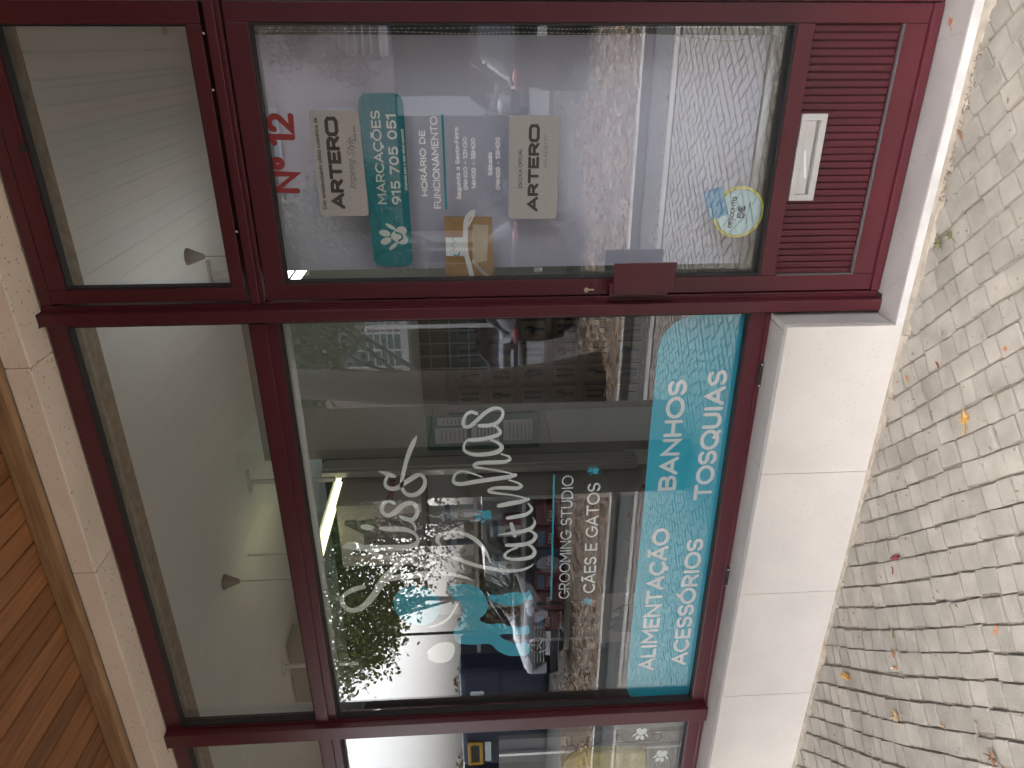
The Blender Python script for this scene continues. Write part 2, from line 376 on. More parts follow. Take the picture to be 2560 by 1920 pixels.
TXT= [('number', 'Nº 12', (-0.4423, 0.5398), (-0.2033, 0.5315), 0.0848, 0.21, 'red', 'r'), ('plate_a', 'Este establecimiento utiliza cosmética de', (-0.4938, 0.4597), (-0.2127, 0.4596), 0.0129, 0.12, 'dark', 'r'), ('plate_a', 'ARTERO', (-0.491, 0.3995), (-0.2121, 0.3976), 0.0419, 0.27, 'dark', 'w'), ('plate_a', 'Inspiring Style', (-0.432, 0.3605), (-0.2749, 0.3546), 0.0218, 0.07, 'dark', 'i'), ('plate_a', 'SINCE 1909', (-0.2842, 0.3463), (-0.2382, 0.3459), 0.0058, 0.15, 'dark', 'r'), ('phone', 'MARCAÇÕES', (-0.4826, 0.266), (-0.1934, 0.2682), 0.0291, 0.17, 'white', 'r'), ('phone', '915 705 051', (-0.4832, 0.2183), (-0.2026, 0.2189), 0.0312, 0.19, 'white', 'r'), ('phone', '(chamada para a rede móvel nacional)', (-0.4372, 0.1963), (-0.2487, 0.198), 0.0095, 0.2, 'white', 'r'), ('hours', 'HORÁRIO DE', (-0.4564, 0.1308), (-0.2522, 0.1306), 0.0198, 0.15, 'pale', 'r'), ('hours', 'FUNCIONAMENTO', (-0.4968, 0.0896), (-0.2106, 0.0906), 0.0228, 0.15, 'pale', 'r'), ('hours', 'Segunda a Sexta-Feira', (-0.4669, 0.0234), (-0.2437, 0.0257), 0.0142, 0.15, 'pale', 'r'), ('hours', '09H00 - 12H30', (-0.4369, 0.0), (-0.2736, -0.0008), 0.0142, 0.14, 'pale', 'r'), ('hours', '14H00 - 18H00', (-0.4337, -0.0263), (-0.276, -0.0271), 0.0146, 0.14, 'pale', 'r'), ('hours', 'Sábado', (-0.3916, -0.0798), (-0.3194, -0.0795), 0.0141, 0.15, 'pale', 'r'), ('hours', '09H00 - 13H00', (-0.438, -0.1053), (-0.2743, -0.1053), 0.0147, 0.14, 'pale', 'r'), ('plate_b', 'ESCOLA OFICIAL', (-0.4329, -0.1757), (-0.309, -0.1752), 0.0114, 0.13, 'dark', 'r'), ('plate_b', 'ARTERO', (-0.5079, -0.2291), (-0.237, -0.2322), 0.0353, 0.27, 'dark', 'w'), ('plate_b', 'ACADEMY', (-0.3693, -0.2557), (-0.2655, -0.2565), 0.0104, 0.07, 'dark', 'r'), ('coupon', 'DESCONTO', (-0.5747, -0.897), (-0.4709, -0.9019), 0.0156, 0.22, 'navy', 'r'), ('coupon', '5€', (-0.5434, -0.9358), (-0.5017, -0.9364), 0.0269, 0.24, 'navy', 'r'), ('coupon', 'NO SERVIÇO DE TOSQUIA', (-0.5642, -0.9448), (-0.4873, -0.9512), 0.0045, 0.18, 'navy', 'r'), ('coupon', '-', (-0.5519, -0.9102), (-0.5445, -0.9096), 0.0091, 0.25, 'navy', 'r'), ('card', 'pontos', (-0.5402, -0.8277), (-0.5064, -0.8172), 0.0083, 0.2, 'white', 'r'), ('banner', 'ALIMENTAÇÃO', (-2.6458, -0.8087), (-1.834, -0.8079), 0.0746, 0.2, 'ice', 'r'), ('banner', 'ACESSÓRIOS', (-2.621, -0.9581), (-1.8935, -0.9577), 0.0734, 0.2, 'ice', 'r'), ('banner', 'BANHOS', (-1.6457, -0.8099), (-1.1469, -0.8076), 0.0739, 0.2, 'ice', 'r'), ('banner', 'TOSQUIAS', (-1.6935, -0.9637), (-1.1114, -0.9572), 0.0762, 0.2, 'ice', 'r'), ('studio', 'GROOMING STUDIO', (-2.1911, -0.3944), (-1.5561, -0.39), 0.0467, 0.11, 'ice', 'r'), ('pets', 'CÃES E GATOS', (-2.1641, -0.5056), (-1.5949, -0.5005), 0.0525, 0.15, 'ice', 'r')]
BARS= {'hours': ((-0.497, 0.0732), (-0.2086, 0.0743), 0.0069), 'studio': ((-2.1891, -0.3153), (-1.5531, -0.3118), 0.0072)}
LOGO= [[(-1.9246, 0.156, 0.003), (-1.9279, 0.1261, 0.0057), (-1.9487, 0.0878, 0.0075), (-1.9739, 0.0402, 0.0078), (-1.9969, -0.014, 0.0076), (-2.0142, -0.0748, 0.0074), (-2.0262, -0.136, 0.007), (-2.0219, -0.1882, 0.0058), (-2.0079, -0.2189, 0.004), (-1.9916, -0.2395, 0.0006)], [(-1.8969, 0.1488, 0.0008), (-1.8724, 0.1552, 0.0044), (-1.8535, 0.1633, 0.0066), (-1.8353, 0.1595, 0.0071), (-1.8197, 0.1426, 0.007), (-1.8118, 0.1157, 0.0053), (-1.8143, 0.0833, 0.005), (-1.8258, 0.0482, 0.0068), (-1.8495, 0.0131, 0.0078), (-1.8842, -0.016, 0.0069), (-1.9303, -0.0393, 0.0052), (-1.9863, -0.0561, 0.0006)], [(-2.0355, 0.3064, 0.0091), (-2.0282, 0.2606, 0.01), (-2.0213, 0.2208, 0.0094), (-2.0212, 0.1692, 0.0088), (-2.0274, 0.1239, 0.0079), (-2.0414, 0.0787, 0.0064), (-2.0569, 0.0424, 0.004), (-2.0717, 0.0213, 0.0006)], [(-1.8853, -0.1919, 0.0038), (-1.8982, -0.223, 0.0049), (-1.9295, -0.2397, 0.0066), (-1.9573, -0.2209, 0.0082), (-1.9649, -0.1661, 0.0072), (-1.9581, -0.125, 0.0054), (-1.9405, -0.1141, 0.0049), (-1.9176, -0.1333, 0.0044), (-1.9043, -0.1659, 0.0038)], [(-1.8888, -0.1235, 0.007), (-1.8908, -0.1658, 0.0087), (-1.8859, -0.2038, 0.0081), (-1.8717, -0.2308, 0.007), (-1.8455, -0.2424, 0.0065), (-1.8271, -0.2302, 0.0048), (-1.8176, -0.2113, 0.0032)], [(-1.835, -0.085, 0.001), (-1.8293, -0.1334, 0.0059), (-1.8229, -0.1817, 0.008), (-1.8094, -0.2193, 0.0075), (-1.786, -0.2377, 0.0048), (-1.7631, -0.2347, 0.0026), (-1.7538, -0.2282, 0.0016)], [(-1.7817, -0.1414, 0.0064), (-1.8115, -0.1484, 0.007), (-1.8436, -0.156, 0.0064)], [(-1.7519, -0.1271, 0.0064), (-1.7459, -0.1654, 0.008), (-1.7377, -0.1998, 0.0074), (-1.7206, -0.2209, 0.0053), (-1.7047, -0.2234, 0.0042), (-1.6851, -0.2099, 0.0032)], [(-1.6897, -0.0925, 0.0079), (-1.6809, -0.1388, 0.0094), (-1.6725, -0.1809, 0.0079), (-1.663, -0.2097, 0.0058)], [(-1.663, -0.2097, 0.0032), (-1.6511, -0.1808, 0.0032), (-1.6379, -0.1336, 0.0032), (-1.6283, -0.0816, 0.0047), (-1.6212, -0.0582, 0.0062), (-1.6112, -0.0558, 0.0057), (-1.6036, -0.0818, 0.0062), (-1.6054, -0.1285, 0.0072), (-1.6081, -0.1649, 0.0073), (-1.5977, -0.1815, 0.0052), (-1.5822, -0.1648, 0.0036), (-1.5688, -0.1337, 0.0031)], [(-1.5465, -0.157, 0.0067), (-1.5545, -0.1286, 0.0082), (-1.5606, -0.0822, 0.0082), (-1.57, -0.01, 0.0082), (-1.5798, 0.052, 0.0077), (-1.575, 0.0801, 0.0066), (-1.5583, 0.0872, 0.0051), (-1.5315, 0.076, 0.0046), (-1.5204, 0.0502, 0.004), (-1.5294, 0.0199, 0.0036), (-1.5505, -0.0258, 0.0026)], [(-1.5495, -0.157, 0.0052), (-1.5365, -0.1338, 0.0031), (-1.5225, -0.0825, 0.0031), (-1.5103, -0.0316, 0.0036), (-1.5045, -0.0037, 0.0056), (-1.4924, 0.0012, 0.0061), (-1.4843, -0.0219, 0.0066), (-1.4844, -0.0727, 0.0076), (-1.4835, -0.1135, 0.0072), (-1.4737, -0.1364, 0.0046), (-1.4586, -0.1288, 0.0036), (-1.4488, -0.1035, 0.0031)], [(-1.3833, -0.0638, 0.004), (-1.3957, -0.0887, 0.005), (-1.4166, -0.1047, 0.0066), (-1.4365, -0.0884, 0.0081), (-1.4466, -0.0428, 0.0076), (-1.4448, 0.0077, 0.0066), (-1.4291, 0.0375, 0.005), (-1.4086, 0.0419, 0.004), (-1.3886, 0.0338, 0.0035), (-1.3776, 0.0186, 0.004)], [(-1.3804, 0.0211, 0.0065), (-1.3791, -0.0238, 0.007), (-1.3707, -0.0639, 0.007), (-1.3585, -0.094, 0.006), (-1.3444, -0.0981, 0.005), (-1.3268, -0.0843, 0.004), (-1.3194, -0.0646, 0.0034)], [(-1.3191, -0.021, 0.0064), (-1.3191, -0.0547, 0.007), (-1.3099, -0.0845, 0.0064), (-1.2881, -0.1045, 0.0054), (-1.2631, -0.1095, 0.0049), (-1.2478, -0.0973, 0.0049), (-1.2481, -0.0703, 0.0064), (-1.2665, -0.0406, 0.0064), (-1.2962, -0.0106, 0.0064), (-1.3207, 0.0171, 0.0064), (-1.32, 0.0369, 0.0054), (-1.3002, 0.0412, 0.0049), (-1.2726, 0.0306, 0.0049), (-1.2593, 0.0107, 0.0058), (-1.2672, -0.0112, 0.0054)], [(-1.5104, 0.3719, 0.0037), (-1.5192, 0.3502, 0.0067), (-1.5298, 0.3286, 0.0086), (-1.5356, 0.3159, 0.0056)], [(-1.5358, 0.344, 0.0052), (-1.5578, 0.3539, 0.0048), (-1.5782, 0.3517, 0.0064), (-1.5916, 0.333, 0.0079), (-1.5867, 0.3063, 0.0083), (-1.5632, 0.2745, 0.0086), (-1.542, 0.2431, 0.0086), (-1.5304, 0.2199, 0.0071), (-1.5413, 0.2036, 0.006), (-1.5662, 0.1985, 0.006), (-1.5952, 0.2083, 0.008), (-1.6193, 0.2325, 0.0088), (-1.6251, 0.2594, 0.0084), (-1.6128, 0.2796, 0.0068), (-1.5897, 0.2895, 0.006), (-1.5626, 0.2896, 0.006), (-1.5227, 0.2813, 0.0064), (-1.4617, 0.2644, 0.007), (-1.4105, 0.2446, 0.0077), (-1.3769, 0.2297, 0.0062), (-1.356, 0.2194, 0.0018)], [(-1.6608, 0.3255, 0.005), (-1.6508, 0.3439, 0.006), (-1.6591, 0.3655, 0.0068), (-1.6818, 0.3768, 0.0068), (-1.7077, 0.373, 0.0069), (-1.718, 0.3527, 0.008), (-1.7028, 0.3246, 0.0096), (-1.6759, 0.296, 0.0096), (-1.6609, 0.2682, 0.0088), (-1.6688, 0.2457, 0.0069), (-1.6949, 0.2357, 0.0066), (-1.7228, 0.2411, 0.0073), (-1.7411, 0.2577, 0.0077), (-1.7401, 0.2808, 0.0085), (-1.7298, 0.2995, 0.007), (-1.7223, 0.3087, 0.0027)], [(-1.7424, 0.281, 0.005), (-1.7577, 0.2587, 0.0046), (-1.7796, 0.2502, 0.0039), (-1.7989, 0.2494, 0.0028)], [(-1.7796, 0.389, 0.0066), (-1.7842, 0.3614, 0.0096), (-1.786, 0.3227, 0.0104), (-1.7902, 0.2918, 0.0097), (-1.803, 0.2653, 0.007), (-1.8233, 0.2469, 0.0051), (-1.8479, 0.2424, 0.0051), (-1.8697, 0.2495, 0.0059), (-1.8763, 0.2657, 0.0051)], [(-1.7703, 0.4571, 0.0096), (-1.7734, 0.4419, 0.0116), (-1.7757, 0.4228, 0.0077)], [(-1.8657, 0.5438, 0.0058), (-1.8619, 0.5199, 0.0156), (-1.8656, 0.4929, 0.0164), (-1.8759, 0.4625, 0.0121), (-1.8795, 0.4078, 0.0126), (-1.88, 0.3449, 0.0122), (-1.8802, 0.2896, 0.011), (-1.8669, 0.2573, 0.0078), (-1.8479, 0.2424, 0.0047)], [(-1.8763, 0.4743, 0.0078), (-1.8952, 0.4406, 0.0086), (-1.9205, 0.4032, 0.0083), (-1.9389, 0.3649, 0.0083), (-1.953, 0.3341, 0.01), (-1.9543, 0.3063, 0.012), (-1.9398, 0.2934, 0.01)], [(-1.9129, 0.2281, 0.006), (-1.9193, 0.2006, 0.0072), (-1.9427, 0.1825, 0.008), (-1.9702, 0.191, 0.0076), (-1.9793, 0.2317, 0.0072), (-1.9666, 0.2631, 0.0068), (-1.9433, 0.2737, 0.0068), (-1.9214, 0.2604, 0.0068), (-1.9129, 0.2281, 0.006)], [(-1.9495, 0.302, 0.0119), (-1.9927, 0.3529, 0.012), (-2.0418, 0.3967, 0.012), (-2.0925, 0.4249, 0.0121), (-2.1436, 0.4575, 0.0122), (-2.1896, 0.4983, 0.0114), (-2.2062, 0.5409, 0.0106), (-2.1856, 0.5716, 0.009), (-2.1475, 0.5821, 0.0072), (-2.1166, 0.5648, 0.0072), (-2.0924, 0.526, 0.01), (-2.0789, 0.4844, 0.0088)], [(-2.0673, 0.4067, 0.01), (-2.0427, 0.3806, 0.0124), (-2.0348, 0.3316, 0.0124), (-2.03, 0.2748, 0.0133), (-2.0226, 0.2178, 0.0133)], [(-2.3212, 0.2226, 0.0034), (-2.3051, 0.1712, 0.005), (-2.2654, 0.1276, 0.005), (-2.1962, 0.0934, 0.0042)]]
ANIM= [[(-2.1569, -0.037), (-2.1519, -0.0586), (-2.1569, -0.0944), (-2.1439, -0.14), (-2.1424, -0.1687), (-2.1508, -0.1879), (-2.1446, -0.2095), (-2.1341, -0.2204), (-2.1547, -0.2264), (-2.1769, -0.2354), (-2.1903, -0.2293), (-2.1889, -0.2027), (-2.2145, -0.1787), (-2.2189, -0.1448), (-2.2102, -0.1013), (-2.1961, -0.0725), (-2.1763, -0.0511)], [(-2.1032, 0.1298), (-2.0887, 0.1046), (-2.086, 0.0553), (-2.1076, 0.0065), (-2.1487, -0.0258), (-2.2035, -0.04), (-2.2523, -0.0309), (-2.2895, -0.0024), (-2.3174, -0.0401), (-2.3181, -0.0911), (-2.3341, -0.1338), (-2.3434, -0.1766), (-2.3365, -0.2143), (-2.3642, -0.2214), (-2.3891, -0.2165), (-2.3913, -0.1768), (-2.3813, -0.1251), (-2.3907, -0.0906), (-2.425, -0.125), (-2.4416, -0.1683), (-2.4348, -0.21), (-2.4741, -0.2226), (-2.5126, -0.216), (-2.5168, -0.1686), (-2.5117, -0.1248), (-2.4806, -0.0813), (-2.4363, -0.0427), (-2.4364, 0.0307), (-2.4232, 0.0948), (-2.3785, 0.113), (-2.3336, 0.1064), (-2.2901, 0.0847), (-2.2357, 0.0696), (-2.1859, 0.0831), (-2.1519, 0.1151)], [(-2.1598, 0.3626), (-2.1131, 0.3413), (-2.0918, 0.3049), (-2.0927, 0.2879), (-2.0661, 0.2765), (-2.096, 0.2652), (-2.0957, 0.2318), (-2.1266, 0.1882), (-2.1922, 0.1647), (-2.2463, 0.1737), (-2.2921, 0.2043), (-2.3097, 0.2472), (-2.3001, 0.2971), (-2.2587, 0.3429), (-2.2138, 0.3631)], [(-2.4691, 0.2368), (-2.4282, 0.2022), (-2.413, 0.1502), (-2.43, 0.1165), (-2.4767, 0.1138), (-2.5259, 0.1373), (-2.5392, 0.19), (-2.5131, 0.2278)]]
BANNER= [(-0.889, -1.0088), (-0.8894, -0.8161), (-0.8977, -0.7731), (-0.9168, -0.7354), (-0.9471, -0.7075), (-0.9842, -0.6888), (-1.0252, -0.6821), (-1.369, -0.6814), (-1.7459, -0.6849), (-2.1695, -0.6836), (-2.7008, -0.6847), (-2.7586, -0.6897), (-2.8074, -0.7066), (-2.8498, -0.7387), (-2.8743, -0.7794), (-2.8768, -1.0078)]
PLATES= {'plate_a': [(-0.5149, 0.4819), (-0.1914, 0.4831), (-0.1921, 0.3316), (-0.5169, 0.3265)], 'phone': [(-0.6917, 0.3253), (-0.1438, 0.332), (-0.1442, 0.1936), (-0.694, 0.1929)], 'plate_b': [(-0.5321, -0.132), (-0.2096, -0.1327), (-0.2104, -0.292), (-0.5342, -0.2918)], 'pack': [(-0.7405, 0.0838), (-0.5248, 0.0819), (-0.5269, -0.0772), (-0.7435, -0.0816)], 'packcard': [(-0.6579, 0.0805), (-0.5942, 0.0794), (-0.5952, 0.011), (-0.6591, 0.0101)], 'card': [(-0.5491, -0.8179), (-0.4552, -0.7844), (-0.4332, -0.8435), (-0.5286, -0.8782)], 'coupon': [(-0.5234, -0.9146), (-0.6099, -0.9266), (-0.5245, -0.9997)]}
PAWS= {'logo': ((-1.7356, -0.0364), (-1.7415, -0.0069)), 'pet_r': ((-1.5394, -0.4744), (-1.535, -0.458)), 'pet_l': ((-2.2112, -0.4794), (-2.2075, -0.4636)), 'w1': ((-3.0645, -0.7808), (-3.0971, -0.7774)), 'w2': ((-3.2341, -0.898), (-3.267, -0.8928)), 'phone': ((-0.5873, 0.2392), (-0.5919, 0.2979))}
# ================================================================== THE FACADE
XL, XR = -7.5, 3.2
# soffit boards (perpendicular to the front) and batten
soffit = thing('wooden_soffit', 'varnished orange-brown board soffit over the pavement in front of the shop', 'soffit')
boards = []
nb = 0
for i in range(-20, 62):
    x0 = -1.53 - 0.0932 * i
    if x0 < XL - 1 or x0 > XR: continue
    mb = MB(); mb.box(0.0025, 0.0907, -2.95, -0.168, 0, 0.02)
    me = bpy.data.meshes.get('board_mesh') or mb.mesh('board_mesh', M_plank)
    o = link('board', me, soffit, 0.0, loc=(x0 - 0.0932, 0, 1.588)); 
    b = o.modifiers.new('bevel', 'BEVEL'); b.width = 0.003; b.segments = 1
MB().box(XL - 1, XR, -2.95, -0.1, 1.61, 1.75).build('backing', M_rub, soffit)
MB().box(XL - 1, XR, -0.182, -0.1445, 1.515, 1.5875).build('batten', M_trim, soffit, 0.006)
MB().box(XL - 1, XR, -3.05, -2.951, 1.50, 1.8).build('edge_board', M_trim, soffit)
# stone lintel
lint = thing('stone_lintel', 'cream limestone lintel between the wooden soffit and the burgundy frames', 'lintel')
jx = [-0.958 + 0.839 * k for k in range(4, -9, -1)]
for k in range(len(jx) - 1):
    a, b = jx[k + 1] + .0015, jx[k] - .0015
    MB().box(a, b, -0.1445, -0.003, 1.431, 1.5145).build('stone_block', M_lint, lint, 0.004)
MB().box(XL, XR, -0.143, 0.3, 1.5165, 1.75).build('masonry', M_mort, lint)
MB().box(XL, XR, 0.0, 0.3, 1.432, 1.5155).build('joint_filler', M_mort, lint)
# low wall clad in stone slabs, with sill
wall = thing('stone_parapet', 'low wall of pale limestone slabs with grey sill below the shop window', 'wall')
MB().box(XL, -0.9, -0.118, 0.25, -1.52, -1.09).build('masonry', M_mort, wall)
px = [-0.8725, -1.459, -2.038, -2.622, -3.205, -3.79, -4.37, -4.95, -5.53, -6.11]
for k in range(len(px) - 1):
    a, b = px[k + 1] + .0008, px[k] - (.0008 if k else 0)
    MB().box(a, b, -0.1455, -0.120, -1.50, -1.0665).build('stone_slab', M_stone, wall, 0.0016)
sx = [-0.896, -1.444, -2.025, -2.61, -3.2, -3.79, -4.37, -4.95, -6.11]
for k in range(len(sx) - 1):
    a, b = sx[k + 1] + .0008, sx[k] - .0008
    MB().box(a, b, -0.1165, 0.05, -1.09, -1.0675).build('sill_slab', M_sill, wall, 0.0012)
MB().box(-0.894, -0.8712, -0.1175, 0.05, -1.4425, -1.068).build('reveal_slab', M_sill, wall, 0.0015)
# step
step = thing('marble_doorstep', 'grey veined marble doorstep with a pale front edge below the door', 'step')
MB().box(-0.9005, 1.0, -0.1375, 0.35, -1.478, -1.4435).build('tread', M_marble, step, 0.003)
m_lip = mat('polished_white_edge', (0.60, 0.58, 0.55), 0.4, col2=(0.46, 0.45, 0.43), vscale=12)
MB().box(-0.9005, 1.0, -0.1445, -0.1380, -1.49, -1.4445).build('front_edge', m_lip, step, 0.002)
# veins
mv = mat('grey_vein', (0.17, 0.15, 0.14), 0.6)
random.seed(3)
for (xa, ya, xb, yb) in [(-.30, -.135, -.36, .0), (-.62, -.133, -.56, 0.0), (-.70, -.13, -.80, -.02), (.02, -.13, .0, .0), (-.48, -.07, -.52, -.03)]:
    n = 9; pts = []; vm = MB()
    for i in range(n):
        t = i / (n - 1); pts.append((xa + (xb - xa) * t + random.uniform(-.008, .008), ya + (yb - ya) * t))
    for i in range(n - 1):
        wv = .0006
        vm.add([(pts[i][0] - wv, pts[i][1], -1.4431), (pts[i][0] + wv, pts[i][1], -1.4431), (pts[i + 1][0] + wv, pts[i + 1][1], -1.4431), (pts[i + 1][0] - wv, pts[i + 1][1], -1.4431)], [(0, 1, 2, 3)])
    vm.build('vein', mv, step)


# ------------------------------------------------------------------ frames
BV = 0.0022
frame = thing('shop_front_frame', 'burgundy aluminium frame holding the shop windows and fanlights', 'window frame')
def mull(x0, x1, zb):
    o = MB().box(x0, x1, -0.037, 0.05, zb, 1.4290).build('mullion', M_red, frame, BV)
    MB().box(x0 - .012, x0 - .0005, -0.004, 0.052, zb, 1.4285).build('mullion_flank', M_red, o)
    MB().box(x1 + .0005, x1 + .012, -0.004, 0.052, zb, 1.4285).build('mullion_flank', M_red, o)
    MB().box(x0 - .003, x1 + .003, -0.040, 0.0, 1.4292, 1.4308).build('end_cap', M_rub, o)
    return o
mull(-0.857, -0.816, -1.4425)
mull(-2.905, -2.827, -1.062)
MB().box(-0.868, -0.800, -0.030, 0.05, -1.462 + .0197, -1.4405).build('foot_plate', M_rub, frame)
GY = 0.034      # outer face of the glass
def opening(x0, x1, z0, z1, fw, name='rail'):
    """fixed-light frame round a glass field x0..x1, z0..z1, with rubber gaskets"""
    g = MB()
    t = 0.006
    g.box(x0, x0 + t, .002, GY, z0, z1); g.box(x1 - t, x1, .002, GY, z0, z1); g.box(x0 + t, x1 - t, .002, GY, z0, z0 + t); g.box(x0 + t, x1 - t, .002, GY, z1 - t, z1)
    g.build('gasket', M_rub, frame)
# horizontal rails of the window bays
for (xa, xb, first) in ((-2.8145, -0.8695, 1), (-6.1, -2.9175, 0)):
    MB().box(xa, xb, 0.0, 0.05, 1.366, 1.4295).build('head_rail', M_red, frame, BV)
    MB().box(xa, xb, -0.001, 0.05, 0.664, 0.757).build('transom', M_red, frame, BV)
    MB().box(xa, xb, -0.012, 0.0, 0.700, 0.757).build('transom_face', M_red, frame, 0.003)
    MB().box(xa, xb, 0.0, 0.05, -1.058, -0.993).build('bottom_rail', M_red, frame, BV)
    MB().box(xa, xb, -0.006, -0.0005, -1.0655, -1.048).build('drip_rail', M_red, frame, 0.0015)
    for (z0, z1, r0) in ((0.758, 1.3655, M_glass), (-0.9925, 0.663, M_glass)):
        opening(xa, xb, z0, z1, .06)
        MB().box(xa + .0065, xb - .0065, GY, GY + 0.005, z0 + .0065, z1 - .0065).build('glass_pane', M_glass, frame)
# weep covers on the bottom rail
for x in (-1.110, -2.06):
    o = MB().box(x - .050, x + .050, -0.0145, -0.0065, -1.0655, -1.052).build('weep_cover', M_rub, frame, 0.002)
    for dx in (-.043, .043): s = MB(); s.cyl((x + dx, -.0148, -1.0585), (x + dx, -.018, -1.0585), .0035); s.build('screw', M_metal, o)
# jambs and transom of the door bay
MB().box(-0.8035, -0.7965, -0.002, 0.05, -1.4425, 1.4285).build('jamb', M_red, frame, 0.001)
MB().box(0.1075, 0.20, -0.004, 0.05, -1.4425, 1.4285).build('jamb', M_red, frame, BV)
MB().box(-0.795, 0.107, -0.004, 0.05, 0.694, 0.742).build('transom', M_red, frame, BV)
MB().box(-0.795, 0.107, -0.020, -0.0045, 0.706, 0.735).build('transom_face', M_red, frame, 0.003)
MB().box(-0.795, 0.107, 0.0, 0.05, 1.390, 1.4285).build('head_rail', M_red, frame, BV)
for x in (-.55, -.13, .02):
    MB().ball((x, -.021, .744), .004, 6, 4).build('screw', M_metal, frame)
# fanlight sash above the door
sash = thing('fanlight_sash', 'burgundy top-hung fanlight with a plain pane above the door', 'window')
def ring(mb, x0, x1, z0, z1, w, y0, y1):
    mb.box(x0, x0 + w, y0, y1, z0, z1); mb.box(x1 - w, x1, y0, y1, z0, z1); mb.box(x0 + w, x1 - w, y0, y1, z0, z0 + w); mb.box(x0 + w, x1 - w, y0, y1, z1 - w, z1)
def mring(x0, x1, z0, z1, w, y0, y1, parent, name, m, gap=.0004):
    for a in ((x0, x0 + w[0], z0, z1), (x1 - w[1], x1, z0, z1), (x0 + w[0] + gap, x1 - w[1] - gap, z0, z0 + w[2]), (x0 + w[0] + gap, x1 - w[1] - gap, z1 - w[3], z1)):
        MB().box(a[0], a[1], y0, y1, a[2], a[3]).build(name, m, parent, BV)
mring(-0.786, 0.104, 0.7515, 1.383, (.045, .06, .042, .053), -0.010, 0.034, sash, 'sash_rail', M_red)
MB().box(-0.7395, 0.0425, GY, GY + .005, 0.795, 1.329).build('glass_pane', M_glass, sash)
g = MB(); ring(g, -0.7405, 0.0435, 0.7942, 1.3295, .005, .0, GY - .0005); g.build('gasket', M_rub, sash)
MB().box(-.30, -.28, -.012, -.0105, 1.325, 1.345).build('catch', M_rub, sash)

# ------------------------------------------------------------------ the door
door = thing('shop_door', 'burgundy glazed shop door number 12 with ribbed lower panel and letter slot', 'door', loc=(0, 0, 0))
X0, X1, Z0, Z1 = -0.7915, 0.1045, -1.4395, 0.6875
for nme, (a, b, c, dd) in dict(hinge_stile=(0.050, X1, Z0 + .03, Z1), lock_stile=(X0, -0.735, Z0 + .03, Z1)).items():
    MB().box(a, b, -0.0, 0.045, c, dd).build(nme, M_red, door, BV)
for (c, dd, nme) in ((0.6215, Z1, 'top_rail'), (-1.0575, -1.0035, 'lock_rail'), (-1.4085, -1.333, 'bottom_rail')):
    MB().box(-0.7346, 0.0496, 0.0003, 0.045, c, dd).build(nme, M_red, door, BV)
MB().box(X0, X1, -0.011, 0.045, -1.4395, -1.4095).build('kick_strip', M_red, door, 0.003)
g = MB(); ring(g, -0.7345, 0.0495, -1.003, 0.621, .007, .003, GY - .0005); g.build('gasket', M_rub, door)
MB().box(-0.733, 0.048, GY, GY + .005, -1.0015, 0.6195).build('glass_pane', M_glass, door)
# ribbed panel: every rib a board of its own
rib = MB(); rib.prism([(0, 0), (.0198, 0), (.0198, .272), (0, .272)], 0, .012)
rme = rib.mesh('rib_mesh', M_redslat)
nr = 35
for k in range(nr):
    o = link('rib_board', rme, door, loc=(-0.7335 + k * 0.02236, 0.012, -1.3305)); b = o.modifiers.new('bevel', 'BEVEL'); b.width = .0035; b.segments = 2
MB().box(-0.734, 0.049, 0.0225, 0.04, -1.3325, -1.058).build('panel_back', M_redslat, door)
g = MB(); g.box(-0.7345, 0.0495, -.001, .011, -1.3355, -1.3315); g.box(-0.7345, -.7312, -.001, .011, -1.331, -1.06); g.build('panel_bead', mat('grey_seal', (0.10, 0.10, 0.10), .7), door)
# letter slot
ls = MB(); ring(ls, -0.4775, -0.2065, -1.1445, -1.0605, .020, -.004, .0115); o = ls.build('letter_slot', M_metal, door, 0.0012)
fl = MB(); fl.box(-.4565, -.2275, -.0005, .006, -1.112, -1.0815); fl.add([(-.4565, -.0005, -1.1125), (-.2275, -.0005, -1.1125), (-.2275, .010, -1.124), (-.4565, .010, -1.124)], [(3, 2, 1, 0)]); fl.build('flap', M_metal, o)
MB().prism([(-.405, -1.1075), (-.318, -1.0925), (-.318, -1.0865), (-.405, -1.1015)], -.0012, -.0006).build('paper_remnant', M_white, o)
# pull plate
hp = MB().box(-0.7695, -0.6675, -0.056, -0.047, -0.691, -0.481).build('pull_plate', M_red, door, 0.0015)
MB().box(-0.782, -0.745, -0.0465, -0.0005, -0.672, -0.470).build('plate_bracket', M_red, hp, 0.003)
lk = MB(); lk.cyl((-0.771, -.0005, -.397), (-0.771, -.012, -.397), .0085, n=20); lk.box(-.7735, -.7685, -.011, -.0005, -.424, -.4); o = lk.build('lock_cylinder', M_brass, door, 0.001)
MB().box(-.7717, -.7703, -.0128, -.0122, -.4025, -.392).build('keyhole', M_rub, o)

# ------------------------------------------------------------------ blind behind the door glass
bl = thing('roller_blind', 'lavender roller blind pulled down behind the door glass', 'blind')
BY = 0.115
MB().box(-0.722, 0.018, BY, BY + .0015, -0.965, 0.80).build('fabric', M_blind, bl)
rb = MB(); rb.cyl((-0.745, BY, -0.985), (0.045, BY, -0.985), .0125, n=14); rb.build('bottom_bar', M_white, bl, smooth=True)
rb = MB(); rb.box(.020, .048, BY - .018, BY + .012, -1.0, -.972); rb.build('bar_end', M_white, bl, .003)
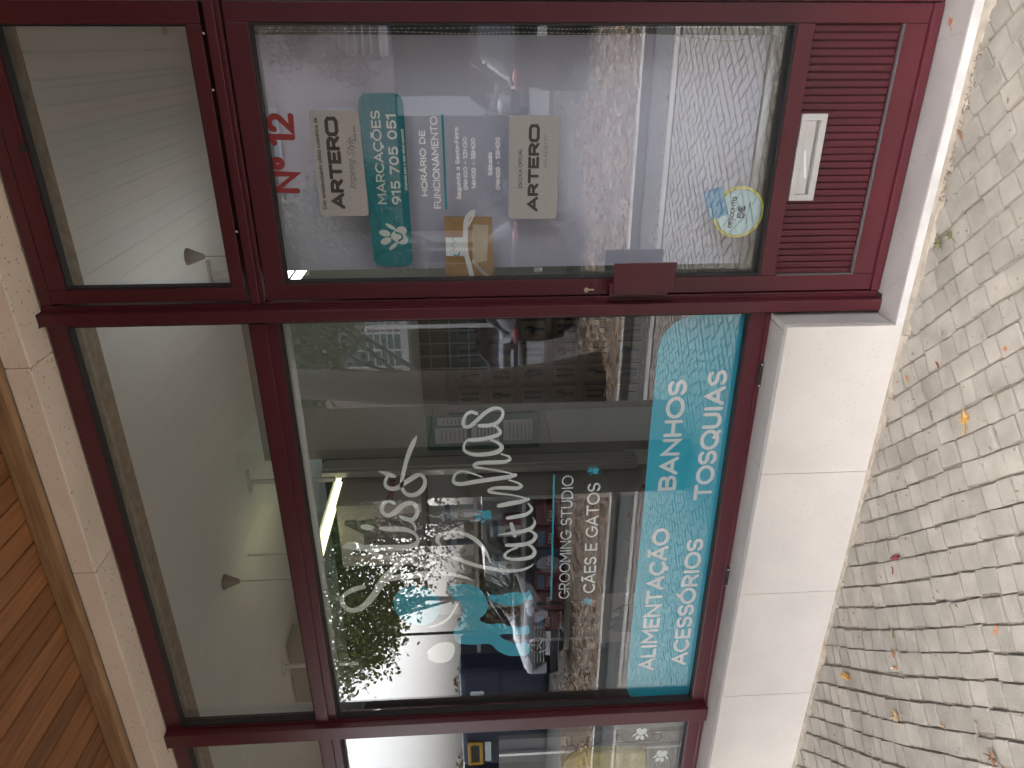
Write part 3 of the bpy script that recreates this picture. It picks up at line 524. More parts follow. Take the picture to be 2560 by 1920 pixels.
# bead chain
ch = MB(); pts = []
def chain(P):
    P = smooth_path(P, 12); acc = 0; last = P[0]
    for p in P[1:]:
        acc += (Vector(p) - Vector(last)).length; last = p
        if acc > 0.0062: acc = 0; ch.ball(p, .0026, 6, 4)
    ch.tube([p for i, p in enumerate(P) if i % 3 == 0 or i == len(P) - 1], .0006, 4)
CY = 0.07
chain([(.036, CY, .64), (.035, CY, .3), (.036, CY, .05), (.038, CY, -.15), (.034, CY, -.3), (.036, CY, -.45), (.039, CY, -.6), (.040, CY, -.75), (.041, CY, -.88), (.036, CY, -.925), (.020, CY, -.93), (.006, CY, -.88), (.001, CY, -.82), (.008, CY, -.72), (.018, CY, -.62), (.020, CY, -.5), (.022, CY, -.35), (.025, CY, -.15), (.021, CY, .0), (.026, CY, .2), (.028, CY, .64)])
cho = ch.build('bead_chain', M_white, None, smooth=True)
cho['label'] = 'looped white bead chain hanging at the right edge of the door glass'; cho['category'] = 'cord'
wb = thing('rolled_up_blind', 'rolled-up white blind tube along the top of the big shop window', 'blind')
rb = MB(); rb.cyl((-2.80, .12, .672), (-0.90, .12, .672), .018, n=18); rb.build('fabric_roll', M_white, wb, smooth=True)
MB().box(-2.80, -.90, .10, .16, .700, .73).build('cassette', M_metal, wb, .003)
rb = MB(); rb.cyl((-5.5, .13, .665), (-2.95, .13, .665), .026, n=18)
o = rb.build('rolled_up_blind', M_white, smooth=True); o['label'] = 'rolled-up white blind tube behind the leftmost shop window'; o['category'] = 'blind'

# ------------------------------------------------------------------ stickers and lettering (on the inner face of the glass)
SY = 0.0425
LAB = {
 'number': ('house_number', 'red number 12 lettering at the top of the door glass', 'lettering'),
 'plate_a': ('cosmetics_plate', 'upper grey ARTERO Inspiring Style plate above the teal phone plate', 'sticker'),
 'phone': ('phone_plate', 'long teal appointments plate with paw and phone number on the door', 'sticker'),
 'hours': ('opening_hours', 'white opening-hours lettering with a teal underline on the door glass', 'lettering'),
 'plate_b': ('academy_plate', 'lower grey ARTERO ACADEMY plate in the middle of the door glass', 'sticker'),
 'coupon': ('discount_sticker', 'round pale sticker with yellow rim offering 5 euro discount low on the door', 'sticker'),
 'card': ('points_card', 'small tilted blue loyalty card sticker overlapping the round discount sticker', 'sticker'),
 'banner': ('window_banner', 'wide turquoise banner with four white words along the window bottom', 'window banner'),
 'studio': ('studio_lettering', 'thin white GROOMING STUDIO lettering under a turquoise line', 'lettering'),
 'pets': ('pets_lettering', 'white CÃES E GATOS lettering between two small turquoise paws', 'lettering')}
TH = {}
for k, (nme, lab, cat) in LAB.items(): TH[k] = thing(nme, lab, cat)
def plate(key, r, m, y, th=.0015, name='plate'):
    return MB().prism(rrect(PLATES[key], r), y, y + th).build(name, m, TH[key])
plate('plate_a', .014, M_plate, GY - .0026); plate('plate_b', .016, M_plate, GY - .0026)
plate('phone', .034, COLS['tealdk'], SY + .0006)
plate('card', .003, mat('sky_blue_card', (0.08, 0.33, 0.60), .45), .0400, .0006)
o = MB().prism(rrect([tuple(p) for p in BANNER], .004, 2), SY + .0006, SY + .0010).build('film', COLS['teal'], TH['banner'])
cx, cz = PLATES['coupon'][0]; rr = abs(PLATES['coupon'][0][0] - PLATES['coupon'][1][0])
def disc(mb, x, z, r, y, n=48): mb.prism([(x + r * math.cos(2 * math.pi * i / n), z + r * math.sin(2 * math.pi * i / n)) for i in range(n)], y, y + .0003)
q = MB(); disc(q, cx, cz, rr, .0420); q.build('rim', mat('yellow_print', (0.72, 0.68, 0.09), .5), TH['coupon'])
q = MB(); disc(q, cx, cz, rr * .905, .0414); q.build('rim_line', COLS['navy'], TH['coupon'])
q = MB(); disc(q, cx, cz, rr * .89, .0409); q.build('face', mat('pale_cyan_print', (0.50, 0.74, 0.76), .5), TH['coupon'])
for (key, s, p0, p1, h, wr, col, style) in TXT:
    yy = {'coupon': .0405, 'card': .0396, 'number': GY - .0008, 'plate_a': GY - .0029, 'plate_b': GY - .0029, 'hours': GY - .0008}.get(key, SY)
    mb = MB(); write(mb, s, p0, p1, h, wr, yy, style)
    nm = 'number_text' if any(c.isdigit() for c in s) else 'word'
    mb.build(nm, COLS[col], TH[key])
for key in ('hours', 'studio'):
    p0, p1, hh = BARS[key]; mb = MB(); ribbon(mb, [p0, p1], [hh / 2] * 2, SY if key == 'studio' else GY - .0008); mb.build('underline', COLS['tealdk'] if key == 'hours' else COLS['teal'], TH[key])
mb = MB(); paw(mb, *PAWS['phone'], SY, s=1.12); pz = PAWS['phone'][0]
o = mb.build('paw_emblem', COLS['white'], TH['phone'])
mb = MB(); ribbon(mb, smooth_path([(pz[0] + .012, pz[1] + .004), (pz[0] + .004, pz[1] - .013), (pz[0] - .008, pz[1] - .015), (pz[0] - .016, pz[1] - .004)], 4), [.004, .003, .003, .003, .003, .003, .003, .003, .003, .003, .003, .003, .004][:13], SY - .0006); mb.build('phone_icon', COLS['tealdk'], o)
for k in ('pet_r', 'pet_l'):
    mb = MB(); paw(mb, *PAWS[k], SY, s=1.8); mb.build('paw_print', COLS['teal'], TH['pets'])
for k, lab in (('w1', 'upper white paw print sticker on the leftmost window'), ('w2', 'lower white paw print sticker on the leftmost window')):
    mb = MB(); paw(mb, *PAWS[k], SY, s=1.8); o = mb.build('paw_sticker', COLS['white']); o['label'] = lab; o['category'] = 'sticker'; o['group'] = 'white paw stickers on the left window'
# academy triangle
q = MB(); ax, az = -.205, .0
tri = [(-.214, -.2275), (-.206, -.2455 + .0), (-.198, -.2275)]
logo = thing('script_logo', 'large handwritten pale logo with turquoise dog, cat and paw on the window', 'window logo')
for si, S_ in enumerate(LOGO):
    P = smooth_path([tuple(p) for p in S_], 6)
    mb = MB(); ribbon(mb, [(p[0], p[1]) for p in P], [max(.0003, p[2] * 1.22) for p in P], SY - .0002 * (si % 5)); mb.build('script_stroke', COLS['cream'], logo)
mb = MB(); paw(mb, *PAWS['logo'], SY, s=1.65); mb.build('paw_print', COLS['teal'], logo)
for i, P in enumerate(ANIM):
    P2 = smooth_path([tuple(p) for p in P] + [tuple(P[0])], 4)[:-1]
    mb = MB(); mb.prism(P2, SY + .0004 + .0003 * i, SY + .0006 + .0003 * i); mb.build('animal_silhouette', COLS['teal'] if i < 3 else COLS['cream'], logo)
# packet taped to the door glass
pk = thing('taped_packet', 'clear packet with brown card and white strips taped to the door glass', 'packet')
M_kraft = mat('kraft_card', (0.42, 0.26, 0.12), .7, var=.15, vscale=30)
pc = PLATES['pack']; MB().prism(rrect(pc, .002), .0415, .0440).build('brown_card', M_kraft, pk)
MB().prism(rrect(PLATES['packcard'], .001), .0408, .0413).build('name_card', COLS['ice'], pk)
x0, z0 = pc[0]; W = pc[1][0] - pc[0][0]; H = pc[0][1] - pc[3][1]
def lp(u, v): return (x0 + W * u, z0 - H * v)
for i, (P, w_) in enumerate([([(.0, .55), (.2, .50), (.45, .43), (.75, .43), (.95,   .46), (1.06, .56)], .013), ([(1.08, .62), (.98, .58), (.9, .52), (.86, .5)], .006), ([(.0, .97), (.1, .78), (.25, .62), (.3, .58)], .009)]):
    S2 = smooth_path([lp(*q) for q in P], 5); mb = MB(); ribbon(mb, S2, [w_ / 1.6] * len(S2), .0396 - .0003 * i); mb.build('white_strip', COLS['pale'], pk)
mb = MB(); mb.prism([lp(.25, .56), (lp(.88, .58)), lp(.86, .9), lp(.3, .86)], .0402, .0405); mb.build('gauze', mat('gauze', (.62, .52, .38), .8), pk)
mb = MB(); S2 = smooth_path([lp(*q) for q in [(.46, .12), (.5, .2), (.56, .14), (.6, .22), (.66, .16), (.7, .25)]], 4); ribbon(mb, S2, [.0006] * len(S2), .0404); mb.build('name_script', COLS['dark'], pk)
mb = MB(); S2 = smooth_path([lp(*q) for q in [(.40, .18), (.38, .26), (.44, .3)]], 4); ribbon(mb, S2, [.0022] * len(S2), .0403); mb.build('dog_print', COLS['teal'], pk)
# ================================================================== PAVEMENT
def gmat(): pass
road = MB(); road.add([(-90, -2.95, G), (60, -2.95, G), (60, 40, G - .02), (-90, 40, G - .02)], [(0, 1, 2, 3)])
bed = MB().add([(-12, -3.0, G - .009), (6, -3.0, G - .009), (6, .3, G - .009), (-12, .3, G - .009)], [(0, 1, 2, 3)]).build('pavement_bed', mat('sand_joint', (0.21, 0.18, 0.145), .95, var=.25, vscale=30, bump=.6, bscale=150), kind='structure')
gr = MB().add([(-160, -200, G - .12), (160, -200, G - .12), (160, 60, G - .12), (-160, 60, G - .12)], [(0, 1, 2, 3)]).build('ground', mat('far_ground', (0.16, 0.15, 0.13), .95, var=.2, vscale=.5), kind='structure')
# cobbles: courses run on the diagonal
pave = thing('cobbled_pavement', 'pavement of small pale limestone cobbles laid in diagonal courses', 'pavement'); pave['kind'] = 'structure'
random.seed(11)
VAR = []
def cob_mesh(seed, a, b, h=.012):
    r = random.Random(seed); mb = MB()
    P = []
    for cxx, cyy in ((-1, -1), (1, -1), (1, 1), (-1, 1)):
        P.append((cxx * a * (1 + r.uniform(-.05, .03)), cyy * b * (1 + r.uniform(-.05, .03))))
    # midpoints bulge a little
    Q = []
    for i in range(4):
        p = P[i]; q = P[(i + 1) % 4]
        Q.append((p[0] * .985, p[1] * .985)); Q.append(((p[0] + q[0]) / 2 * (1 + r.uniform(-.04, .05)), (p[1] + q[1]) / 2 * (1 + r.uniform(-.04, .05))))
    n = len(Q); sl = (r.uniform(-.0035, .0035), r.uniform(-.0035, .0035))
    ro = [(x, y, -h) for x, y in Q]; r1 = [(x * .985, y * .985, -.0026 + x * sl[0] + y * sl[1]) for x, y in Q]; r2 = [(x * .945, y * .945, x * sl[0] + y * sl[1] + r.uniform(-.0006, .0006)) for x, y in Q]
    vs = ro + r1 + r2 + [(0, 0, r.uniform(0, .0005))]
    fs = [(i, (i + 1) % n, (i + 1) % n + n, i + n) for i in range(n)] + [(i + n, (i + 1) % n + n, (i + 1) % n + 2 * n, i + 2 * n) for i in range(n)] + [(i + 2 * n, (i + 1) % n + 2 * n, 3 * n) for i in range(n)]
    return vs, fs
for i in range(16):
    VAR.append(cob_mesh(i, .5, .5))
CA, CB = .0735, .0770       # pitch along and across the course
camp = Vector((0, -2.35, 0)); Rt = ROT.transposed()
def proj(p):
    c = Rt @ (Vector(p) - camp)
    if c.z > -.05: return None
    return (1280 + 1790 * c.x / -c.z, 960 - 1790 * c.y / -c.z)
def inv(p): # inside camera's frame and on the near side of the wall
    q = proj(p); return q is not None and -60 < q[0] < 2620 and -60 < q[1] < 1980
ux, uy = 1 / math.sqrt(2), -1 / math.sqrt(2)     # course direction
vx, vy = -1 / math.sqrt(2), -1 / math.sqrt(2)
cells = []
rc = random.Random(5)
for j in range(-10, 170):
    off = rc.uniform(0, CA) if rc.random() < .75 else 0
    s = -14.0 + off
    wob = rc.uniform(0, 6.28)
    while s < 14:
        wd = CA * rc.uniform(.74, 1.28)
        s += wd
        t = j * CB - 6.0 + .008 * math.sin(s * 2.1 + wob * .15) + .006 * math.sin(s * 5 + j * .13)
        c = (s - wd / 2)
        X = -3.0 + ux * c + vx * t; Y = -1.5 + uy * c + vy * t
        if not (-10.5 < X < 4.5 and -2.90 < Y < -.146): continue
        if X > -0.87 and Y > -.155: continue
        jt = rc.gauss(0, .0014); X += vx * jt; Y += vy * jt
        cells.append((X, Y, wd - .0050, CB - .0056, rc.randrange(16), rc.uniform(-.05, .05), rc.uniform(-.0018, .0018)))
def depth(c):
    q = proj((c[0], c[1], G)); return (Vector((c[0], c[1], G)) - camp).length if q and -20 < q[0] < 2580 and -20 < q[1] < 1940 else 99
cells.sort(key=depth)
n1 = 300
stuff = MB(); me_var = [None] * 16
M_cob2 = mat('limestone_cobble_far', (0.43, 0.39, 0.335), .7, var=.2, vscale=9)
for k, (X, Y, a, b, v, rot, dz) in enumerate(cells):
    vs, fs = VAR[v]
    ang = math.atan2(uy, ux) + rot
    if k < n1:
        if me_var[v] is None:
            m_ = MB(); m_.add(vs, fs); me_var[v] = m_.mesh('cobble_mesh', M_cob)
        link('cobble', me_var[v], pave, loc=(X, Y, G + dz), rot=(0, 0, ang), scale=(a, b, 1))
    else:
        ca, sa = math.cos(ang), math.sin(ang)
        stuff.add([(X + x * a * ca - y * b * sa, Y + x * a * sa + y * b * ca, G + dz + z) for x, y, z in vs], fs)
so_ = stuff.build('far_cobbles', M_cob, pave, kind='stuff')
# per-cobble tint for the joined ones comes from noise of cobble size
# mortar fillet along wall and step
fm = MB(); random.seed(2)
n = 120
for (xa, xb, ya) in ((-7.5, -.905, -.1457), (-.90, 1.0, -.1447)):
    pts = [xa + (xb - xa) * i / n for i in range(n + 1)]
    vs = []
    for x in pts:
        wv = .014 + .008 * noise.noise((x * 9, 0, 0)) + .004 * noise.noise((x * 40, 0, 0))
        if xa > -1: wv += .010
        vs += [(x, ya + .004, G + .006), (x, ya - wv, G + .0035), (x, ya - wv - .006, G - .012)]
    fs = []
    for i in range(n): fs += [(3 * i, 3 * i + 3, 3 * i + 4, 3 * i + 1), (3 * i + 1, 3 * i + 4, 3 * i + 5, 3 * i + 2)]
    fm.add(vs, [f[::-1] for f in fs])
fo = fm.build('mortar_fillet', M_mort, kind='structure')
# ---------------- things lying about
def leaf_mesh(kind, col, col2, s):
    m = mat('leaf_' + kind, col, .7, col2=col2, vscale=60)
    mb = MB()
    if kind.startswith('maple'):
        rad = [1, .35, .75, .3, .95, .38, .7, .45, .5, .3, .42, .5, .72, .36, .9, .32]
        n = len(rad)
    else:
        n = 14; rad = None
    vs = [(0, 0, .25 * s)]
    for i in range(n):
        a = 2 * math.pi * i / n
        if rad: r = rad[i]; x, y = r * math.cos(a), r * math.sin(a)
        else: x, y = math.cos(a), .38 * math.sin(a)
        vs.append((x * s, y * s, s * (.10 + .35 * abs(math.sin(a * 1.5 + 1)) * (x * x + y * y))))
    mb.add(vs, [(0, 1 + i, 1 + (i + 1) % n) for i in range(n)])
    mb.tube([(-.1 * s, 0, .25 * s), (-.8 * s, 0, .2 * s), (-1.5 * s, .15 * s, .05 * s)], .04 * s, 4)
    return mb.mesh('leaf_mesh', m)
YEL, ORG, RED, BRN, GRN, TAN = ((.50, .29, .055), (.36, .17, .04)), ((.42, .16, .06), (.3, .1, .04)), ((.20, .035, .03), (.12, .02, .02)), ((.24, .12, .06), (.13, .07, .04)), ((.13, .14, .05), (.09, .09, .04)), ((.42, .28, .14), (.3, .19, .09))
leaves = [('fallen_leaf', 'bright yellow maple leaf on the cobbles right of centre near the stone wall', 'maple_y', YEL, (-1.02, -.545), .026, .4),
 ('fallen_leaf', 'long dark red leaf lying across a cobble joint', 'oval_r', RED, (-1.637, -.427), .021, 2.3),
 ('fallen_leaf', 'tiny dark red leaf scrap beside the long red leaf', 'oval_r', RED, (-1.695, -.425), .010, .5),
 ('fallen_leaf', 'curled brown leaf just above the cigarette butt', 'maple_b', BRN, (-1.965, -.55), .019, 1.1),
 ('fallen_leaf', 'narrow golden yellow leaf on cobbles near the low wall', 'oval_y', YEL, (-2.305, -.344), .026, 2.2),
 ('fallen_leaf', 'crumpled tan leaf further left along the cobbles', 'maple_t', TAN, (-2.164, -.65), .026, 2.6),
 ('fallen_leaf', 'brown lobed maple leaf nearest the lower corner of the photo', 'maple_b', TAN, (-1.866, -1.038), .024, 2.0),
 ('fallen_leaf', 'small tan leaf touching the foot of the stone wall', 'oval_t', TAN, (-2.332, -.158), .017, .3),
 ('fallen_leaf', 'dull green oval leaf flat on a single cobble', 'oval_g', GRN, (-1.904, -.515), .012, .8),
 ('fallen_leaf', 'small rusty leaf in a joint near the right edge', 'oval_o', ORG, (-1.515, -.896), .011, .2),
 ('fallen_leaf', 'small olive leaf beside the larger green leaf by the doorstep', 'maple_g', GRN, (-.534, -.259), .018, 1.2),
 ('fallen_leaf', 'larger olive green leaf near the doorstep corner', 'maple_g', GRN, (-.572, -.218), .024, 2.6),
 ('fallen_leaf', 'dark brown curled leaf by the middle of the doorstep', 'oval_b', BRN, (-.25, -.185), .013, .9),
 ('fallen_leaf', 'small orange leaf close to the right end of the stone wall', 'maple_o', ORG, (-1.032, -.231), .011, .9),
 ('fallen_leaf', 'small orange leaf in a joint far right of the stone wall', 'maple_o', ORG, (-.766, -.607), .010, 1.9),
 ('fallen_leaf', 'small dull red leaf on a cobble right of the yellow maple leaf', 'oval_r', RED, (-.925, -.361), .009, 1.0),
 ('fallen_leaf', 'tiny tan leaf scrap left of the rusty leaf', 'oval_t', TAN, (-1.973, -.846), .010, 1.9)]
lm = {}
for (nme, lab, kind, c, (x, y), s, rz) in leaves:
    key = (kind, s)
    o = link('fallen_leaf', leaf_mesh(kind, c[0], c[1], s * 1.35), loc=(x, y, G + .0015), rot=(0, 0, rz)); o['label'] = lab; o['category'] = 'leaf'; o['group'] = 'fallen leaves on the cobbles'
o = link('fallen_leaf', leaf_mesh('maple_o', *ORG, .019), loc=(.053, -.055, -1.443), rot=(0, 0, .5)); o['label'] = 'orange-brown leaf lying on the marble doorstep'; o['category'] = 'leaf'; o['group'] = 'fallen leaves on the cobbles'
cb = thing('cigarette_butt', 'smoked cigarette butt with orange filter and ash end on the cobbles', 'cigarette butt', loc=(-2.010, -.575, G + .005), rz=2.3)
MB().cyl((-.012, 0, 0), (.008, 0, 0), .0038, n=8).build('filter', mat('filter_paper', (.45, .16, .05), .7), cb)
MB().cyl((.0082, 0, 0), (.020, 0, 0), .0038, n=8).build('paper', M_white, cb)
MB().cyl((.0202, 0, 0), (.026, .001, 0), .0036, .002, n=8).build('ash', M_rub, cb)
# grit and tiny twigs in the joints
rg = random.Random(9); gb = MB()
for i in range(420):
    x = rg.uniform(-3.2, .3); y = -.17 - abs(rg.gauss(0, .45)); s = rg.uniform(.0012, .004)
    if i < 130: x = rg.uniform(-.45, .0); y = -.165 - abs(rg.gauss(0, .012))
    a = rg.uniform(0, 3.14); e = s * rg.uniform(1, 3)
    gb.add([(x - e * math.cos(a), y - e * math.sin(a), G + .003), (x + s * math.sin(a), y - s * math.cos(a), G + .003), (x + e * math.cos(a), y + e * math.sin(a), G + .005), (x - s * math.sin(a), y + s * math.cos(a), G + .004), (x, y, G + .003 + s)], [(0, 1, 4), (1, 2, 4), (2, 3, 4), (3, 0, 4)])
gb.build('grit', mat('dark_grit', (.12, .085, .06), .9, col2=(.3, .22, .14), vscale=40), kind='stuff')
ORD = ['nearest', 'second', 'third', 'fourth', 'fifth', 'sixth', 'seventh', 'farthest']
# ================================================================== INSIDE THE SHOP
IW = mat('greige_interior_wall', (0.27, 0.27, 0.25), .85, var=.03, vscale=1)
IC = mat('off_white_ceiling_board', (0.80, 0.83, 0.82), .8, var=.02, vscale=2)
IG = mat('grey_green_wall', (0.10, 0.11, 0.095), .85)
IF = mat('grey_floor_tile', (0.30, 0.29, 0.28), .4, var=.1, vscale=3)
MB().box(XL, XR, .06, 6.5, -1.5, -1.444).build('shop_floor', IF, kind='structure')
ceil = MB().box(XL, XR, .02, 6.5, 1.4595, 1.50).build('ceiling', IC, kind='structure')
cm = MB().box(.0003, .0927, 0, 1.93, 0, .008).mesh('ceiling_board_mesh', IC)
for i in range(75):
    x = XR - .0930 * (i + 1)
    if x > -6.2: link('ceiling_board', cm, ceil, loc=(x, .05, 1.451))
MB().box(XL, XR, 6.5, 6.6, -1.5, 1.5).build('back_wall', IG, kind='structure')
MB().box(XL - .1, XL, .06, 6.5, -1.5, 1.5).build('side_wall_left', IG, kind='structure')
MB().box(XR, XR + .1, -.003, 6.5, -1.5, 1.75).build('side_wall_right', IW, kind='structure')
MB().box(.2015, XR, -.06, .10, -1.5, 1.43).build('front_pier', M_lint, kind='structure')
MB().box(-.95, XR, 1.97, 1.984, -1.444, .62).build('added_dark_sheet', IG, kind='structure')  # dark sheet added before the partition wall, shading the gap beside the blind
MB().box(-2.62, XR, 1.985, 2.06, -1.444, 1.4585).build('partition_wall', IW, kind='structure')
MB().box(-6.2, -3.0, 3.6, 3.7, -1.444, 1.4585).build('rear_partition', IG, kind='structure')
# aluminium corner post
po = thing('aluminium_post', 'tall aluminium channel post at the end of the partition wall', 'post')
for (a, b, y0) in ((-2.70, -2.685, 1.86), (-2.675, -2.645, 1.84), (-2.64, -2.63, 1.87)): MB().box(a, b, y0, 1.984, -1.13, 1.045).build('profile', M_metal, po, .001)
# ceiling hangers and canopies
i = 0
for x in (.11, -1.17, -2.54, -4.15):
    t = thing('ceiling_hanger', ['steel T hanger on the ceiling above the right end of the door', 'steel T hanger on the ceiling over the door fanlight corner', 'steel T hanger on the ceiling in the middle of the big fanlight', 'steel T hanger on the ceiling near the left end of the big fanlight'][i], 'ceiling bracket', loc=(x, 1.6, 1.45), group='ceiling hangers'); i += 1
    MB().box(-.08, .08, -.02, .02, -.012, 0).build('plate', M_metal, t, .003)
    MB().box(-.014, .014, -.008, .008, -.55, -.012).build('rod', M_metal, t)
dk = mat('grey_canopy', (.22, .22, .20), .5)
for x, lab in ((-2.79, 'grey cone ceiling cup with a thin cord in the big fanlight'), (-1.0, 'grey cone ceiling cup with a thin cord above the door fanlight')):
    t = thing('lamp_canopy', lab, 'ceiling lamp', loc=(x, .95 if x < -2 else 1.35, 1.45), group='cone ceiling cups')
    MB().cyl((0, 0, 0), (0, 0, -.085), .045, .012, n=18).build('cup', dk, t, smooth=True)
    MB().cyl((0, 0, -.085), (0, 0, -.6), .0025, n=6).build('cord', dk, t)
MB().box(-4.7, -4.1, 1.75, 1.98, 1.2, 1.45).build('duct_box', mat('duct_grey', (.25, .25, .23), .6), label='grey duct box under the shop ceiling at the far left', category='duct')
# lit linear lamps; the last is added to brighten the ceiling
for (x, y0, y1, em, lab) in ((-2.93, 1.25, 2.2, (1.0, .98, .52, .30), 'yellowish lit twin tube lamp hanging in the shop'), (-3.0, 3.35, 4.15, (.85, 1.0, 1.0, 2.5), 'cool white lit tube lamp deep in the shop'), (-.95, .5, 1.7, (1.0, .99, .95, .8), 'lit tube lamp hanging behind the door mullion, its light falling on the ceiling')):
    t = thing('tube_lamp', lab, 'lamp', group='lit tube lamps')
    zl = .8 if x > -2 else 1.0
    for dx in (-.035, .035):
        MB().cyl((x + dx, y0, zl), (x + dx, y1, zl), .018, n=10).build('tube', mat('tube_' + lab[:6], (.8, .8, .7), .5, emit=em), t)
    MB().box(x - .02, x + .02, y0, y1, zl + .025, zl + .04).build('tray', M_white, t)
    MB().box(x - .005, x + .005, y0 + .1, y0 + .11, zl + .041, 1.449).build('rod', M_metal, t)
# tool display board
bd = thing('tool_display', 'brown brand display board hung with packaged brushes and scissors', 'display board')
Y = 1.93
M_bd = mat('dark_walnut_panel', (.045, .025, .014), .5, var=.3, vscale=8, stretch=(1, 1, 6)); M_ply = mat('plywood_card', (.08, .05, .026), .6, var=.12, vscale=10)
MB().box(-2.25, -1.55, Y, Y + .04, -1.35, .31).build('board', M_bd, bd)
MB().prism(rrect([(-2.27, .335), (-1.55, .335), (-1.55, .17), (-2.27, .17)], .02), Y - .012, Y - .001).build('header', M_ply, bd)
mb = MB(); write(mb, 'ARTERO', (-2.22, .235), (-1.99, .235), .042, .2, Y - .0130, 'w'); mb.build('word', COLS['dark'], bd)
mb = MB(); write(mb, 'ARTERO', (-1.85, .235), (-1.62, .235), .042, .2, Y - .0130, 'w'); mb.build('word', COLS['dark'], bd)
k = 0
for r in range(6):
    for c_ in range(4):
        x = -2.19 + c_ * .155; z = .10 - r * .21
        p = MB().box(x, x + .12, Y - .012, Y - .001, z - .155, z).build('tool_pack', M_ply, bd)
        q = MB()
        if (r + c_) % 2: q.ball((x + .06, Y - .018, z - .05), (.026, .01, .035), 8, 5); q.box(x + .052, x + .068, Y - .024, Y - .013, z - .14, z - .08)
        else: q.box(x + .03, x + .045, Y - .022, Y - .013, z - .135, z - .02); q.box(x + .07, x + .085, Y - .022, Y - .013, z - .135, z - .02)
        q.build('tool', M_rub, p)
gb_ = thing('notice_board', 'dark green notice board with pinned papers beside the tool display', 'notice board')
M_gb = mat('green_felt', (.010, .07, .045), .9)
MB().box(-2.56, -2.285, 1.95, 1.983, -.45, .325).build('board', M_gb, gb_, .004)
for (a, b, c_, d_) in ((-2.50, -2.38, .05, .27), (-2.50, -2.36, -.17, .02), (-2.36, -2.30, .05, .25), (-2.49, -2.33, -.40, -.2)):
    p = MB().box(a, b, 1.944, 1.949, c_, d_).build('paper', mat('dull_paper', (.30, .31, .31), .8), gb_)
    q = MB()
    for i in range(6): q.box(a + .012, b - .015, 1.9425, 1.9438, c_ + .02 + i * (d_ - c_ - .04) / 6, c_ + .026 + i * (d_ - c_ - .04) / 6)
    q.build('print', COLS['dark'], p)
# shelf unit with food
M_sh = mat('white_melamine', (.27, .26, .245), .4); M_bag = mat('red_food_bag', (.13, .012, .014), .4); M_bagb = mat('dark_blue_bag', (.03, .05, .10), .4)
su = thing('shelf_unit', 'white shelving stocked with pet food to the left of the post', 'shelving')
SX0, SX1, SY0, SY1 = -4.05, -2.74, 1.55, 1.95
MB().box(SX0, SX1, SY1, SY1 + .03, -1.4435, .34).build('back_panel', M_sh, su)
for x in (SX0, -3.7, SX1 - .03): MB().box(x, x + .03, SY0 + .08, SY1 - .001, -1.4435, .05).build('side_panel', M_sh, su)
SZ = (-1.25, -.90, -.62, -.30, .02)
for z in SZ: MB().box(SX0, SX1 + .001, SY0, SY1 - .001, z - .028, z).build('shelf', M_sh, su, .002)
MB().box(SX0, SX1, SY0 - .012, SY0 - .001, -.655, -.615).build('price_rail', M_sh, su)
hb = thing('header_box', 'white brand box with a grey cat portrait on top of the shelving', 'display box')
M_box = mat('pale_grey_box', (.44, .41, .38), .6)
MB().box(-3.25, -2.75, 1.60, 1.93, .36, .92).build('box', M_box, hb, .002)
M_cat = mat('grey_cat_print', (.10, .095, .09), .8, col2=(.2, .19, .18), vscale=30); M_catl = mat('light_cat_print', (.30, .28, .26), .8)
cat = MB()
cp = [(-3.16, .84), (-3.13, .86), (-3.06, .76), (-2.98, .76), (-2.90, .88), (-2.865, .87), (-2.87, .74), (-2.85, .66), (-2.86, .60), (-2.83, .50), (-2.82, .365), (-3.12, .365), (-3.13, .50), (-3.10, .60), (-3.13, .66), (-3.15, .74)]
cat.prism(cp, 1.597, 1.5985); cat.build('cat_portrait', M_cat, hb)
q = MB(); disc(q, -3.045, .69, .019, 1.5955); disc(q, -2.935, .69, .019, 1.5955); q.prism([(-3.01, .60), (-2.97, .60), (-2.955, .56), (-2.99, .54), (-3.025, .56)], 1.5955, 1.596); q.build('cat_face', M_catl, hb)
q = MB(); disc(q, -3.045, .69, .012, 1.5945); disc(q, -2.935, .69, .012, 1.5945); disc(q, -2.99, .585, .012, 1.5945); q.build('cat_eyes', M_rub, hb)
# side of the box carries the brand word
tx = MB(); write(tx, 'ROYAL CANIN', (0, 0), (.28, 0), .045, .18, 0)
o = tx.build('word', mat('brand_red', (.30, .02, .02), .6), hb, loc=(-2.7485, 1.63, .55)); o.rotation_euler = (0, 0, R(90))
# bottles and packs on shelves
M_blu = mat('blue_label', (.06, .12, .22), .5)
for i in range(6):
    x = -2.86 - .15 * i; t = thing('shampoo_pack', 'white pack with blue band and dog photo, ' + ORD[i] + ' from the post on the shelving', 'pack', loc=(x, 1.64, -.30 if i % 2 else .02), group='white packs on the shelving')
    MB().box(-.045, .045, -.03, .03, .001, .21).build('carton', mat('dull_carton', (.42, .42, .41), .6), t, .003)
    MB().box(-.0455, .0455, -.0315, .0315, .155, .19).build('band', M_blu, t)
    q = MB(); disc(q, 0, .085, .024, -.0325); q.build('photo', M_cat, t)
for i in range(6):
    x = -2.90 - .19 * i
    t = thing('food_bag', ('dark blue' if i % 4 == 2 else 'glossy red') + ' bag of pet food, ' + ORD[i] + ' from the post on its shelf', 'food bag', loc=(x, 1.68, -.62), group='red food bags on the shelving')
    q = MB(); q.prism([(-.085, .001), (.085, .001), (.095, .08), (.08, .22), (-.08, .22), (-.095, .08)], -.05, .05); q.build('bag', M_bag if i % 4 != 2 else M_bagb, t, .012)
    q = MB(); write(q, 'CASA', (-.05, .10), (.04, .10), .032, .2, -.0515); q.build('word', M_box, t)
    if i % 2: 
        MB().box(-.06, .06, -.06, -.052, .15, .20).build('tag', M_blu, t)
